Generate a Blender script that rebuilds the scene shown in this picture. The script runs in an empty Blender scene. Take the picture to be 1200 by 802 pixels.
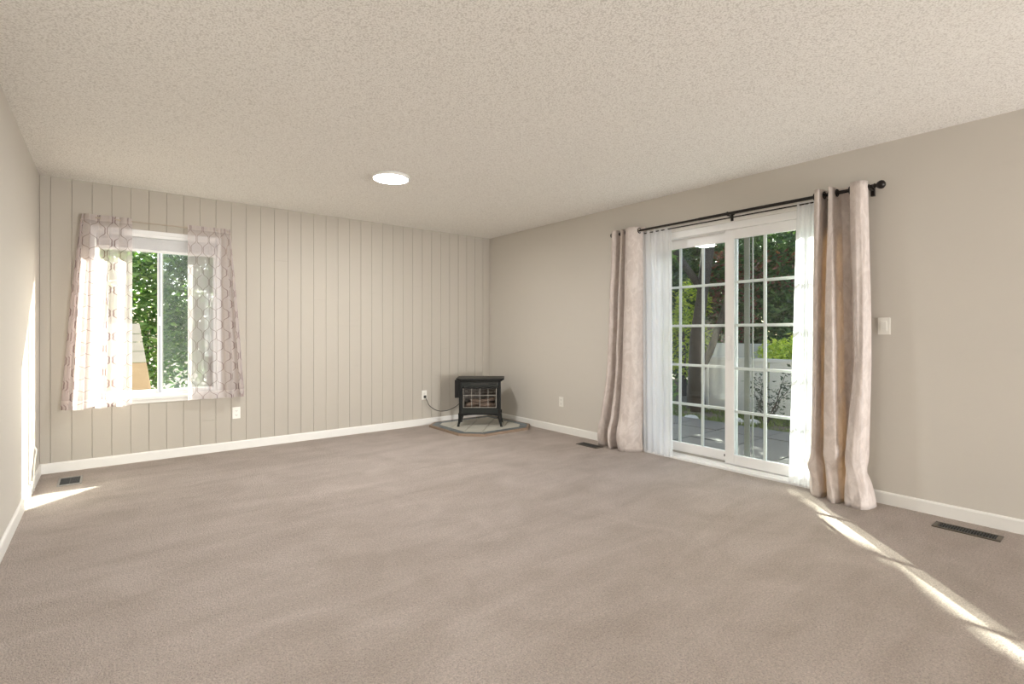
import bpy, bmesh, math, random
from mathutils import Vector, Matrix, noise
R = math.radians
PI = math.pi
random.seed(7)
S = bpy.context.scene
COL = S.collection

# ---------------------------------------------------------------- camera, sky, sun, added fill lights, exposure
H = 2.44
cam_d = bpy.data.cameras.new('camera')
cam_d.sensor_fit = 'HORIZONTAL'
cam_d.sensor_width = 36.0
cam_d.lens = 36.0 * 594.0 / 1200.0
cam_d.shift_y = -11.5 / 1200.0
cam_d.clip_start = 0.02
cam = bpy.data.objects.new('camera', cam_d)
COL.objects.link(cam)
cam.location = (-4.103, -5.620, 1.1586)
cam.rotation_euler = (R(90), 0, -math.atan2(594, 743))
S.camera = cam

S.view_settings.view_transform = 'Standard'
S.view_settings.look = 'None'
S.view_settings.gamma = 1.0
S.view_settings.use_curve_mapping = False
S.view_settings.exposure = 0.14

SUN_DIR = Vector((0.72, 0.69, 0.60)).normalized()       # towards the sun
w = bpy.data.worlds.new('sky')
S.world = w
w.use_nodes = True
nt = w.node_tree
nt.nodes.clear()
sky = nt.nodes.new('ShaderNodeTexSky')
sky.sky_type = 'NISHITA'
sky.sun_disc = False
sky.sun_elevation = R(31)
sky.sun_rotation = R(46)
sky.air_density = 0.7
sky.dust_density = 3.5
sky.ozone_density = 0.5
bg = nt.nodes.new('ShaderNodeBackground')
bg.inputs['Strength'].default_value = 0.62
wo = nt.nodes.new('ShaderNodeOutputWorld')
nt.links.new(sky.outputs[0], bg.inputs[0])
nt.links.new(bg.outputs[0], wo.inputs[0])

sd = bpy.data.lights.new('sun', 'SUN')
sd.energy = 38.0
sd.angle = R(0.53)
sd.color = (1.0, 0.94, 0.84)
so = bpy.data.objects.new('sun', sd)
COL.objects.link(so)
so.location = (8, 8, 8)
so.rotation_euler = (-SUN_DIR).to_track_quat('-Z', 'Y').to_euler()


def area(name, loc, target, sx, sy, power, color):
    d = bpy.data.lights.new(name, 'AREA')
    d.shape = 'RECTANGLE'
    d.size, d.size_y = sx, sy
    d.energy = power
    d.color = color
    o = bpy.data.objects.new(name, d)
    COL.objects.link(o)
    o.location = loc
    o.rotation_euler = (Vector(target) - Vector(loc)).to_track_quat('-Z', 'Y').to_euler()
    return o


WARM = (1.0, 0.995, 0.985)
area('added_rear_fill', (-0.95, -12.6, 1.4), (-2.8, 0.0, 1.3), 1.5, 2.0, 130, WARM)  # added fill light behind the camera, stands for no lamp of the room
area('added_low_fill', (-0.95, -10.0, 0.35), (-2.6, -1.0, 1.6), 1.5, 0.6, 195, WARM)  # added low fill light behind the camera, lifts the ceiling and walls


def ceiling_disc(name, loc, power):
    d = bpy.data.lights.new(name, 'AREA')
    d.shape = 'DISK'
    d.size = 0.26
    d.energy = power
    d.color = WARM
    o = bpy.data.objects.new(name, d)
    COL.objects.link(o)
    o.location = loc


ceiling_disc('added_ceiling_fill', (-3.7, -3.9, H - 0.04), 21)     # added fill light above the frame, no fixture there


# ---------------------------------------------------------------- helpers
def link_mesh(name, me, mat=None, parent=None, loc=None):
    o = bpy.data.objects.new(name, me)
    COL.objects.link(o)
    if mat is not None and len(me.materials) == 0:
        me.materials.append(mat)
    if parent is not None:
        o.parent = parent
    if loc is not None:
        o.location = loc
    return o


class MB:
    """collects verts / faces for ONE mesh object"""

    def __init__(s):
        s.v = []
        s.f = []

    def add(s, vs, fs):
        n = len(s.v)
        s.v += [tuple(a) for a in vs]
        s.f += [tuple(i + n for i in f) for f in fs]
        return s

    def box(s, x0, x1, y0, y1, z0, z1):
        x0, x1 = min(x0, x1), max(x0, x1)
        y0, y1 = min(y0, y1), max(y0, y1)
        z0, z1 = min(z0, z1), max(z0, z1)
        vs = [(x0, y0, z0), (x1, y0, z0), (x1, y1, z0), (x0, y1, z0), (x0, y0, z1), (x1, y0, z1), (x1, y1, z1), (x0, y1, z1)]
        return s.add(vs, [(3, 2, 1, 0), (4, 5, 6, 7), (0, 1, 5, 4), (1, 2, 6, 5), (2, 3, 7, 6), (3, 0, 4, 7)])

    def hexa(s, p):      # 8 points: bottom ring ccw, top ring ccw
        return s.add(p, [(3, 2, 1, 0), (4, 5, 6, 7), (0, 1, 5, 4), (1, 2, 6, 5), (2, 3, 7, 6), (3, 0, 4, 7)])

    def prism(s, poly, z0, z1, inset=0.0):
        n = len(poly)
        cx = sum(p[0] for p in poly) / n
        cy = sum(p[1] for p in poly) / n
        top = []
        for p in poly:
            d = Vector((cx - p[0], cy - p[1]))
            d.normalize()
            top.append((p[0] + d.x * inset, p[1] + d.y * inset, z1))
        vs = [(p[0], p[1], z0) for p in poly] + top
        fs = [tuple(range(n - 1, -1, -1)), tuple(range(n, 2 * n))]
        fs += [(i, (i + 1) % n, n + (i + 1) % n, n + i) for i in range(n)]
        return s.add(vs, fs)

    def tube(s, pts, r, n=8, cap=True):
        pts = [Vector(p) for p in pts]
        rs = r if isinstance(r, (list, tuple)) else [r] * len(pts)
        up = Vector((0, 0, 1))
        base = len(s.v)
        prev = None
        for i, p in enumerate(pts):
            a = pts[max(i - 1, 0)]
            b = pts[min(i + 1, len(pts) - 1)]
            t = (b - a).normalized()
            if prev is None:
                q = up if abs(t.dot(up)) < 0.9 else Vector((1, 0, 0))
                u = t.cross(q).normalized()
            else:
                u = (prev - t * prev.dot(t)).normalized()
            prev = u
            v = t.cross(u)
            for k in range(n):
                a2 = 2 * PI * k / n
                s.v.append(tuple(p + (u * math.cos(a2) + v * math.sin(a2)) * rs[i]))
        for i in range(len(pts) - 1):
            for k in range(n):
                s.f.append((base + i * n + k, base + i * n + (k + 1) % n, base + (i + 1) * n + (k + 1) % n, base + (i + 1) * n + k))
        if cap:
            s.f.append(tuple(base + k for k in range(n - 1, -1, -1)))
            e = base + (len(pts) - 1) * n
            s.f.append(tuple(e + k for k in range(n)))
        return s

    def lathe(s, prof, n=24, c=(0, 0, 0), axis='z'):
        base = len(s.v)
        for (r, h) in prof:
            for k in range(n):
                a = 2 * PI * k / n
                x, y, z = r * math.cos(a), r * math.sin(a), h
                if axis == 'y':
                    x, y, z = x, z, y
                if axis == 'x':
                    x, y, z = z, x, y
                s.v.append((c[0] + x, c[1] + y, c[2] + z))
        m = len(prof)
        for i in range(m - 1):
            for k in range(n):
                s.f.append((base + i * n + k, base + i * n + (k + 1) % n, base + (i + 1) * n + (k + 1) % n, base + (i + 1) * n + k))
        s.f.append(tuple(base + k for k in range(n - 1, -1, -1)))
        s.f.append(tuple(base + (m - 1) * n + k for k in range(n)))
        return s

    def torus(s, c, R_, r, axis='y', n=20, m=8):
        base = len(s.v)
        for i in range(n):
            a = 2 * PI * i / n
            for k in range(m):
                b = 2 * PI * k / m
                q = R_ + r * math.cos(b)
                p = (q * math.cos(a), q * math.sin(a), r * math.sin(b))
                if axis == 'y':
                    p = (p[0], p[2], p[1])
                if axis == 'x':
                    p = (p[2], p[0], p[1])
                s.v.append((c[0] + p[0], c[1] + p[1], c[2] + p[2]))
        for i in range(n):
            for k in range(m):
                s.f.append((base + i * m + k, base + ((i + 1) % n) * m + k, base + ((i + 1) % n) * m + (k + 1) % m, base + i * m + (k + 1) % m))
        return s

    def mesh(s, name, mat=None, smooth=False, fix=True):
        me = bpy.data.meshes.new(name)
        me.from_pydata(s.v, [], s.f)
        if fix:
            bm = bmesh.new()
            bm.from_mesh(me)
            bmesh.ops.recalc_face_normals(bm, faces=bm.faces)
            bm.to_mesh(me)
            bm.free()
        if smooth:
            me.polygons.foreach_set('use_smooth', [True] * len(me.polygons))
        if mat:
            me.materials.append(mat)
        return me

    def build(s, name, mat=None, parent=None, smooth=False, bevel=0.0, loc=None, seg=2):
        o = link_mesh(name, s.mesh(name, mat, smooth), None, parent, loc)
        if bevel > 0:
            b = o.modifiers.new('bevel', 'BEVEL')
            b.width = bevel
            b.segments = seg
            b.limit_method = 'ANGLE'
            b.angle_limit = R(35)
        return o


def tag(o, label=None, cat=None, group=None, kind=None):
    if label:
        o['label'] = label
    if cat:
        o['category'] = cat
    if group:
        o['group'] = group
    if kind:
        o['kind'] = kind
    return o


def thing(name, label, cat, loc=(0, 0, 0), rotz=0.0, group=None):
    o = bpy.data.objects.new(name, None)
    o.empty_display_size = 0.1
    COL.objects.link(o)
    o.location = loc
    o.rotation_euler = (0, 0, rotz)
    return tag(o, label, cat, group)


# ---------------------------------------------------------------- materials
class NT:
    def __init__(s, name):
        s.m = bpy.data.materials.new(name)
        s.m.use_nodes = True
        s.t = s.m.node_tree
        s.t.nodes.clear()
        s.out = s.n('ShaderNodeOutputMaterial')

    def n(s, typ, **kw):
        o = s.t.nodes.new(typ)
        for k, v in kw.items():
            setattr(o, k, v)
        return o

    def l(s, a, b):
        s.t.links.new(a, b)

    def put(s, sock, v):
        if hasattr(v, 'is_output') or isinstance(v, bpy.types.NodeSocket):
            s.l(v, sock)
        elif isinstance(v, (tuple, list)) and len(v) == 3 and sock.type == 'RGBA':
            sock.default_value = (*v, 1)
        else:
            sock.default_value = v

    def math(s, op, a, b=0.0, c=0.0):
        o = s.n('ShaderNodeMath', operation=op)
        s.put(o.inputs[0], a)
        s.put(o.inputs[1], b)
        s.put(o.inputs[2], c)
        return o.outputs[0]

    def obj(s):
        return s.n('ShaderNodeTexCoord').outputs['Object']

    def pos(s):
        return s.n('ShaderNodeNewGeometry').outputs['Position']

    def uv(s):
        return s.n('ShaderNodeTexCoord').outputs['UV']

    def map(s, vec, scale):
        o = s.n('ShaderNodeMapping')
        s.l(vec, o.inputs[0])
        o.inputs['Scale'].default_value = scale
        return o.outputs[0]

    def noise(s, vec, scale, detail=2.0, rough=0.5, dist=0.0):
        o = s.n('ShaderNodeTexNoise')
        s.l(vec, o.inputs['Vector'])
        o.inputs['Scale'].default_value = scale
        o.inputs['Detail'].default_value = detail
        o.inputs['Roughness'].default_value = rough
        o.inputs['Distortion'].default_value = dist
        return o.outputs['Fac']

    def voronoi(s, vec, scale, feature='F1'):
        o = s.n('ShaderNodeTexVoronoi', feature=feature)
        s.l(vec, o.inputs['Vector'])
        o.inputs['Scale'].default_value = scale
        return o.outputs['Distance']

    def ramp(s, fac, stops):
        o = s.n('ShaderNodeValToRGB')
        e = o.color_ramp.elements
        while len(e) < len(stops):
            e.new(0.5)
        for i, (p, c) in enumerate(stops):
            e[i].position = p
            e[i].color = (*c, 1) if len(c) == 3 else c
        s.put(o.inputs[0], fac)
        return o.outputs[0]

    def mix(s, fac, a, b, blend='MIX'):
        o = s.n('ShaderNodeMix', data_type='RGBA', blend_type=blend)
        s.put(o.inputs[0], fac)
        s.put(o.inputs[6], a)
        s.put(o.inputs[7], b)
        return o.outputs[2]

    def bump(s, h, strength, dist):
        o = s.n('ShaderNodeBump')
        o.inputs['Strength'].default_value = strength
        o.inputs['Distance'].default_value = dist
        s.l(h, o.inputs['Height'])
        return o.outputs[0]

    def bsdf(s, color, rough=0.6, metal=0.0, normal=None, spec=0.5, sheen=0.0):
        o = s.n('ShaderNodeBsdfPrincipled')
        s.put(o.inputs['Base Color'], color)
        s.put(o.inputs['Roughness'], rough)
        s.put(o.inputs['Metallic'], metal)
        s.put(o.inputs['Specular IOR Level'], spec)
        if sheen:
            o.inputs['Sheen Weight'].default_value = sheen
        if normal is not None:
            s.l(normal, o.inputs['Normal'])
        return o.outputs[0]

    def done(s, sh):
        s.l(sh, s.out.inputs[0])
        return s.m


def plain(name, color, rough=0.5, metal=0.0, spec=0.5, var=0.06, scale=20.0, bump=0.0):
    t = NT(name)
    p = t.obj()
    f = t.noise(p, scale, 3)
    c = t.mix(f, tuple(x * (1 - var) for x in color), tuple(min(1, x * (1 + var)) for x in color))
    nrm = t.bump(t.noise(p, scale * 8, 2), bump, 0.002) if bump else None
    return t.done(t.bsdf(c, rough, metal, nrm, spec))


WALLC = (0.60, 0.565, 0.508)


def wall_mat(name, color):
    t = NT(name)
    p = t.pos()
    f = t.noise(p, 1.2, 3)
    c = t.mix(f, tuple(x * 0.97 for x in color), tuple(x * 1.03 for x in color))
    # light hand marks and scuffs
    sm = t.ramp(t.noise(t.map(p, (2, 2, 5)), 2.2, 4, 0.6), [(0.62, (0, 0, 0)), (0.78, (1, 1, 1))])
    c = t.mix(t.math('MULTIPLY', sm, 0.12), c, tuple(x * 0.75 for x in color))
    h = t.noise(p, 130, 2)
    return t.done(t.bsdf(c, 0.62, 0, t.bump(h, 0.25, 0.002), 0.35))


M_wall = wall_mat('wall_paint', WALLC)
M_plank = wall_mat('plank_paint_dimmed', (0.475, 0.437, 0.378))  # same paint as the other walls, darkened to put dimmer light into the colour
M_groove = plain('groove_shade', (0.42, 0.385, 0.33), 0.8)  # same paint as the planks, with the shade of the grooves in the colour


def ceil_mat():
    t = NT('popcorn_ceiling')
    p = t.pos()
    v = t.voronoi(p, 125)
    n = t.noise(p, 170, 3, 0.7)
    h = t.math('ADD', t.math('MULTIPLY', t.math('SUBTRACT', 1.0, v), 0.5), t.math('MULTIPLY', n, 0.9))
    pit_shade = t.ramp(h, [(0.54, (0.70, 0.67, 0.625)), (0.70, (0.88, 0.855, 0.81)), (0.95, (0.95, 0.93, 0.895))])  # shade between the popcorn grains put into the colour by height
    big = t.noise(p, 0.9, 2)
    c = t.mix(big, pit_shade, t.mix(1.0, pit_shade, (0.97, 0.965, 0.95), 'MULTIPLY'))
    return t.done(t.bsdf(c, 0.95, 0, t.bump(h, 0.5, 0.006), 0.1))


def carpet_mat():
    t = NT('carpet_pile')
    p = t.pos()
    fine = t.ramp(t.noise(p, 150, 2, 0.7), [(0.30, (0, 0, 0)), (0.70, (1, 1, 1))])
    mid = t.ramp(t.noise(p, 70, 3, 0.65), [(0.28, (0, 0, 0)), (0.72, (1, 1, 1))])
    swirl = t.noise(t.map(p, (1, 1, 1)), 2.2, 5, 0.62, 0.8)
    drag = t.noise(t.map(p, (1.4, 6.0, 1)), 1.1, 3, 0.5, 0.6)
    c = t.mix(fine, (0.37, 0.312, 0.285), (0.85, 0.745, 0.695))  # dark low spots put the shade between tufts into the colour
    c2 = t.mix(mid, (0.40, 0.343, 0.31), (0.72, 0.63, 0.58))
    c = t.mix(0.45, c, c2)
    k = t.ramp(t.math('ADD', t.math('MULTIPLY', swirl, 0.6), t.math('MULTIPLY', drag, 0.4)), [(0.36, (0.86, 0.83, 0.77)), (0.62, (1.08, 1.065, 1.03))])
    c = t.mix(1.0, c, k, 'MULTIPLY')
    h = t.math('ADD', fine, t.math('MULTIPLY', mid, 0.8))
    return t.done(t.bsdf(c, 1.0, 0, t.bump(h, 1.0, 0.010), 0.05, 0.15))


M_ceil = ceil_mat()
M_carpet = carpet_mat()
M_trim = plain('white_trim', (0.80, 0.785, 0.745), 0.4, var=0.02)
M_vinyl = plain('white_vinyl', (0.84, 0.84, 0.83), 0.3, var=0.015)
M_frame_grey = plain('screen_frame', (0.34, 0.325, 0.29), 0.5, var=0.03)
M_blind = plain('blind_slat', (0.74, 0.74, 0.74), 0.45, var=0.02)
M_plate = plain('ivory_plate', (0.82, 0.80, 0.74), 0.35, var=0.02)
M_slot = plain('dark_slot', (0.03, 0.028, 0.025), 0.6)
M_rod = plain('oil_bronze', (0.022, 0.018, 0.016), 0.35, 0.6)
M_rod_tan = plain('tan_rod', (0.42, 0.36, 0.29), 0.4)
M_black = plain('stove_black', (0.006, 0.0065, 0.006), 0.45, 0.0, 0.3, var=0.15)
M_black_gl = plain('stove_gloss', (0.004, 0.004, 0.005), 0.4)
M_green_blk = plain('stove_panel', (0.011, 0.014, 0.012), 0.4, var=0.1)
M_cord = plain('black_cord', (0.03, 0.027, 0.025), 0.5)
M_wcord = plain('white_cord', (0.72, 0.69, 0.63), 0.5)
M_log = plain('resin_log', (0.27, 0.19, 0.14), 0.85, var=0.5, scale=40, bump=0.6)
M_brick = plain('firebox_brick', (0.20, 0.18, 0.16), 0.9, var=0.25, scale=30, bump=0.4)
M_bar = plain('brass_bar', (0.42, 0.40, 0.36), 0.35, 0.5)
M_tile = plain('stone_tile', (0.56, 0.54, 0.47), 0.35, var=0.12, scale=9)
M_slate = plain('slate_tile', (0.13, 0.155, 0.165), 0.4, var=0.3, scale=12)
M_grout = plain('grout', (0.40, 0.37, 0.32), 0.9)
M_oak = plain('wood_edge', (0.26, 0.185, 0.13), 0.5, var=0.2, scale=25)
M_bronze = plain('register_bronze', (0.11, 0.09, 0.068), 0.4, 0.5, var=0.2)
M_reg_grey = plain('register_grey', (0.30, 0.285, 0.265), 0.45, 0.3, var=0.1)
M_reg_dark = plain('register_shade', (0.012, 0.011, 0.010), 0.9)
M_lamp_rim = plain('lamp_rim', (0.80, 0.79, 0.76), 0.4, var=0.02)


def emit(name, color, strength):
    t = NT(name)
    e = t.n('ShaderNodeEmission')
    e.inputs[0].default_value = (*color, 1)
    e.inputs[1].default_value = strength
    return t.done(e.outputs[0])


M_diff = emit('lamp_diffuser', (1.0, 0.97, 0.92), 45.0)


def glass_mat(name, tint=(0.93, 0.96, 0.95), haze=0.0, hazec=(0.5, 0.53, 0.52)):
    t = NT(name)
    tr = t.n('ShaderNodeBsdfTransparent')
    tr.inputs[0].default_value = (*tint, 1)
    gl = t.n('ShaderNodeBsdfGlossy')
    gl.inputs['Roughness'].default_value = 0.0
    fr = t.n('ShaderNodeFresnel')
    fr.inputs[0].default_value = 1.5
    geo = t.n('ShaderNodeNewGeometry')
    f = t.math('MULTIPLY', fr.outputs[0], t.math('SUBTRACT', 1.0, geo.outputs['Backfacing']))
    m = t.n('ShaderNodeMixShader')
    t.l(f, m.inputs[0])
    t.l(tr.outputs[0], m.inputs[1])
    t.l(gl.outputs[0], m.inputs[2])
    if haze <= 0:
        return t.done(m.outputs[0])
    d = t.n('ShaderNodeBsdfDiffuse')
    d.inputs[0].default_value = (*hazec, 1)
    m2 = t.n('ShaderNodeMixShader')
    m2.inputs[0].default_value = haze
    t.l(m.outputs[0], m2.inputs[1])
    t.l(d.outputs[0], m2.inputs[2])
    return t.done(m2.outputs[0])


M_glass = glass_mat('pane_glass')
M_stove_glass = glass_mat('stove_glass', (0.85, 0.85, 0.85))
M_screen = glass_mat('insect_screen', (0.84, 0.87, 0.88), 0.08, (0.55, 0.60, 0.60))


def sheer_mat(name, color, alpha, pattern=False):
    """gauze: part see-through, part diffuse / translucent thread"""
    t = NT(name)
    uv = t.uv()
    wv = t.noise(t.map(uv, (900, 60, 1)), 1.0, 2)
    a = t.math('ADD', t.math('MULTIPLY', wv, 0.16), alpha - 0.08)
    c = color
    if pattern:
        sep = t.n('ShaderNodeSeparateXYZ')
        t.l(uv, sep.inputs[0])
        u, v = sep.outputs[0], sep.outputs[1]
        cu = t.math('MULTIPLY', u, 1 / 0.17)
        cv = t.math('MULTIPLY', v, 1 / 0.20)
        cosv = t.math('COSINE', t.math('MULTIPLY', cv, 2 * PI))
        # flatten the wave tops so the lines form rounded lanterns
        wv2 = t.math('MULTIPLY', t.math('ADD', cosv, t.math('MULTIPLY', t.math('COSINE', t.math('MULTIPLY', cv, 6 * PI)), -0.16)), 0.235)
        lines = None
        for sgn, off in ((1, 0.0), (-1, 0.5)):
            q = t.math('ADD', t.math('ADD', cu, t.math('MULTIPLY', wv2, sgn)), off)
            fr = t.math('ABSOLUTE', t.math('SUBTRACT', t.math('FRACT', q), 0.5))
            ln = t.math('LESS_THAN', fr, 0.024)
            lines = ln if lines is None else t.math('MAXIMUM', lines, ln)
        hem = t.math('MAXIMUM', t.math('LESS_THAN', v, 0.075), t.math('GREATER_THAN', v, 1.58))
        c = t.mix(lines, color, (0.24, 0.175, 0.175))
        a = t.math('MINIMUM', 0.97, t.math('ADD', a, t.math('ADD', t.math('MULTIPLY', lines, 0.34), t.math('MULTIPLY', hem, 0.18))))
    d = t.n('ShaderNodeBsdfDiffuse')
    t.put(d.inputs[0], c)
    tl = t.n('ShaderNodeBsdfTranslucent')
    t.put(tl.inputs[0], c)
    m1 = t.n('ShaderNodeMixShader')
    m1.inputs[0].default_value = 0.5
    t.l(d.outputs[0], m1.inputs[1])
    t.l(tl.outputs[0], m1.inputs[2])
    tr = t.n('ShaderNodeBsdfTransparent')
    m2 = t.n('ShaderNodeMixShader')
    t.put(m2.inputs[0], a)
    t.l(tr.outputs[0], m2.inputs[1])
    t.l(m1.outputs[0], m2.inputs[2])
    return t.done(m2.outputs[0])


M_sheer_pat = sheer_mat('lantern_voile', (0.76, 0.685, 0.675), 0.47, True)
M_sheer = sheer_mat('white_voile', (0.92, 0.93, 0.94), 0.78)


def drape_mat():
    t = NT('blush_jacquard')
    uv = t.uv()
    v1 = t.noise(t.map(uv, (14, 10, 1)), 1.0, 4, 0.6, 1.2)
    crack = t.ramp(t.voronoi(t.map(uv, (16, 12, 1)), 1.0, 'DISTANCE_TO_EDGE'), [(0.0, (1, 1, 1)), (0.06, (0, 0, 0))])
    f = t.ramp(v1, [(0.42, (0, 0, 0)), (0.60, (1, 1, 1))])
    c = t.mix(f, (0.60, 0.53, 0.49), (0.72, 0.65, 0.61))
    c = t.mix(t.math('MULTIPLY', crack, 0.35), c, (0.74, 0.655, 0.61))
    weave = t.noise(t.map(uv, (700, 700, 1)), 1.0, 1)
    b = t.bump(t.math('ADD', f, t.math('MULTIPLY', weave, 0.6)), 0.25, 0.002)
    r = t.math('ADD', 0.38, t.math('MULTIPLY', f, 0.2))
    drag = t.noise(t.map(uv, (26, 1.6, 1)), 1.0, 3, 0.6)
    b2 = t.n('ShaderNodeBump')
    b2.inputs['Strength'].default_value = 0.35
    b2.inputs['Distance'].default_value = 0.012
    t.l(drag, b2.inputs['Height'])
    t.l(b, b2.inputs['Normal'])
    p = t.bsdf(c, r, 0, b2.outputs[0], 0.4, 0.2)
    tl = t.n('ShaderNodeBsdfTranslucent')
    t.put(tl.inputs[0], (0.78, 0.58, 0.36))
    m = t.n('ShaderNodeMixShader')
    m.inputs[0].default_value = 0.15
    t.l(p, m.inputs[1])
    t.l(tl.outputs[0], m.inputs[2])
    return t.done(m.outputs[0])


M_drape = drape_mat()


def leaf_mat(name, c0, c1, trans=0.35, rough=0.4):
    t = NT(name)
    at = t.n('ShaderNodeAttribute')
    at.attribute_name = 'tint'
    c = t.mix(at.outputs['Fac'], c0, c1)
    p = t.bsdf(c, rough, 0, None, 0.5)
    tl = t.n('ShaderNodeBsdfTranslucent')
    t.put(tl.inputs[0], t.mix(1.0, c, (1.2, 1.35, 0.5), 'MULTIPLY'))
    m = t.n('ShaderNodeMixShader')
    m.inputs[0].default_value = trans
    t.l(p, m.inputs[1])
    t.l(tl.outputs[0], m.inputs[2])
    return t.done(m.outputs[0])


M_leaf = leaf_mat('leaf_green', (0.035, 0.085, 0.022), (0.16, 0.27, 0.065))
M_leaf_dark = leaf_mat('leaf_dark', (0.033, 0.085, 0.03), (0.15, 0.27, 0.09))
M_leaf_lime_sunlit = leaf_mat('leaf_lime_sunlit', (0.34, 0.46, 0.04), (0.78, 0.80, 0.12))  # yellow green leaves, brightened to put sunlight into the colour
M_leaf_red = leaf_mat('leaf_red', (0.10, 0.03, 0.022), (0.24, 0.085, 0.06))
M_leaf_bright = leaf_mat('leaf_bright', (0.05, 0.14, 0.03), (0.22, 0.36, 0.09))
M_bark = plain('bark', (0.042, 0.031, 0.022), 0.9, var=0.4, scale=18, bump=0.8)
M_twig = plain('twig', (0.06, 0.048, 0.038), 0.9)
M_fence = plain('white_fence', (0.56, 0.53, 0.48), 0.6, var=0.05)
M_paver = plain('concrete_paver', (0.115, 0.108, 0.097), 0.85, var=0.18, scale=4, bump=0.3)
M_soil = plain('soil', (0.13, 0.10, 0.075), 1.0, var=0.35, scale=6, bump=0.5)
M_grass = leaf_mat('grass_blade', (0.06, 0.10, 0.02), (0.22, 0.26, 0.07))
M_rock = plain('pale_rock', (0.52, 0.50, 0.47), 0.9, var=0.15, scale=14, bump=0.5)
M_siding = plain('outside_siding', (0.55, 0.53, 0.49), 0.8)
M_board = plain('tan_board', (0.30, 0.225, 0.145), 0.8, var=0.12, scale=10)
M_board_pale = plain('pale_board', (0.30, 0.29, 0.27), 0.8, var=0.1, scale=10)

# ---------------------------------------------------------------- room shell
XL, YR, WT = -4.532, -13.0, 0.15            # left wall, rear wall, wall thickness
struct = dict(kind='structure')

floor = MB().box(XL - WT, WT, YR - WT, WT, -0.12, 0.0).build('floor', M_carpet)
tag(floor, **struct)
ceiling = MB().box(XL - WT, WT, YR - WT, WT, H, H + 0.2).build('ceiling', M_ceil)
tag(ceiling, **struct)

WX0, WX1, WZ0, WZ1 = -4.215, -3.232, 0.575, 2.075       # window opening
b = MB()
PB = 0.006                                              # plank thickness; backing starts behind it
b.box(XL - WT, WX0, PB, WT, 0, H).box(WX1, WT, PB, 0.105, 0, H)
b.box(WX1 + 0.05, WT, 0.105, WT, 0, H)
b.box(WX0, WX1, PB, WT, 0, WZ0).box(WX0, WX1, PB, WT, WZ1, H)
b.box(WX1, WX1 + 0.05, 0.105, WT, 0, WZ0).box(WX1, WX1 + 0.05, 0.105, WT, WZ1, H)
wall_back = b.build('wall_back', M_groove)
tag(wall_back, **struct)

DY0, DY1, DZ1 = -4.275, -2.585, 2.085                    # sliding door opening
b = MB()
b.box(0, WT, DY1, PB, 0, H).box(0, WT, YR - WT, DY0, 0, H).box(0, WT, DY0, DY1, DZ1, H)
wall_right = b.build('wall_right', M_wall)
tag(wall_right, **struct)
wall_left = MB().box(XL - WT, XL, YR - WT, PB, 0, H).build('wall_left', M_wall)
tag(wall_left, **struct)
wall_rear = MB().box(XL, 0, YR - WT, YR, 0, H).build('wall_rear', M_wall)
tag(wall_rear, **struct)

# planks on the back wall, each one its own object with chamfered long edges
PITCH, G0 = 0.1318, -4.465
_pl = {}


def plank(x0, x1, z0, z1, dy):
    key = (round(x1 - x0, 4), round(z0, 3), round(z1, 3))
    if key not in _pl:
        g, c, T = 0.0012, 0.0026, PB
        a, bb = g, (x1 - x0) - g
        zz0, zz1 = z0 + (0.0012 if z0 > 0.01 else 0), z1 - (0.0012 if z1 < H - 0.01 else 0)
        m = MB()
        prof = [(a, T), (a, c), (a + c, 0), (bb - c, 0), (bb, c), (bb, T)]
        vs = [(p[0], p[1], zz0) for p in prof] + [(p[0], p[1], zz1) for p in prof]
        n = len(prof)
        fs = [tuple(range(n)), tuple(range(2 * n - 1, n - 1, -1))] + [(i, n + i, n + (i + 1) % n, (i + 1) % n) for i in range(n)]
        m.add(vs, fs)
        _pl[key] = m.mesh('plank', M_plank)
    return link_mesh('plank', _pl[key], None, wall_back, (x0, dy, 0))


butts = {1: [1.862], 18: [1.23], 19: [1.23], 20: [0.60], 16: [1.508], 22: [0.593], 8: [0.31], 25: [1.72], 28: [0.95], 13: [1.9]}
for k in range(-1, 35):
    x0 = G0 + PITCH * k
    x1 = x0 + PITCH
    x0, x1 = max(x0, XL), min(x1, 0.0)
    if x1 - x0 < 0.02:
        continue
    dy = random.uniform(-0.0008, 0.0008)
    segs = [(x0, x1, 0.0, H)]
    if x1 > WX0 and x0 < WX1:                          # crosses the window opening
        segs = [(x0, x1, 0.0, WZ0), (x0, x1, WZ1, H)]
        if x0 < WX0 - 0.01:
            segs.append((x0, WX0, WZ0, WZ1))
        if x1 > WX1 + 0.01:
            segs.append((WX1, x1, WZ0, WZ1))
    out = []
    for sg in segs:
        cuts = [z for z in butts.get(k, []) if sg[2] + 0.05 < z < sg[3] - 0.05]
        zs = [sg[2]] + cuts + [sg[3]]
        out += [(sg[0], sg[1], zs[i], zs[i + 1]) for i in range(len(zs) - 1)]
    for q, sg in enumerate(out):
        plank(*sg, dy + q * 0.0004)

# baseboards with an eased top edge


def baseboard(name, p0, p1, nrm):
    h, t = 0.083, 0.013
    p0, p1, nv = Vector((*p0, 0)), Vector((*p1, 0)), Vector((*nrm, 0))
    prof = [(0, 0), (t, 0), (t, h - 0.012), (t * 0.75, h - 0.004), (t * 0.35, h), (0, h)]
    vs = []
    for p in (p0, p1):
        for (d, z) in prof:
            q = p + nv * d
            vs.append((q.x, q.y, z))
    n = len(prof)
    fs = [tuple(range(n)), tuple(range(2 * n - 1, n - 1, -1))] + [(i, n + i, n + (i + 1) % n, (i + 1) % n) for i in range(n)]
    return tag(MB().add(vs, fs).build(name, M_trim), **struct)


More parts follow.
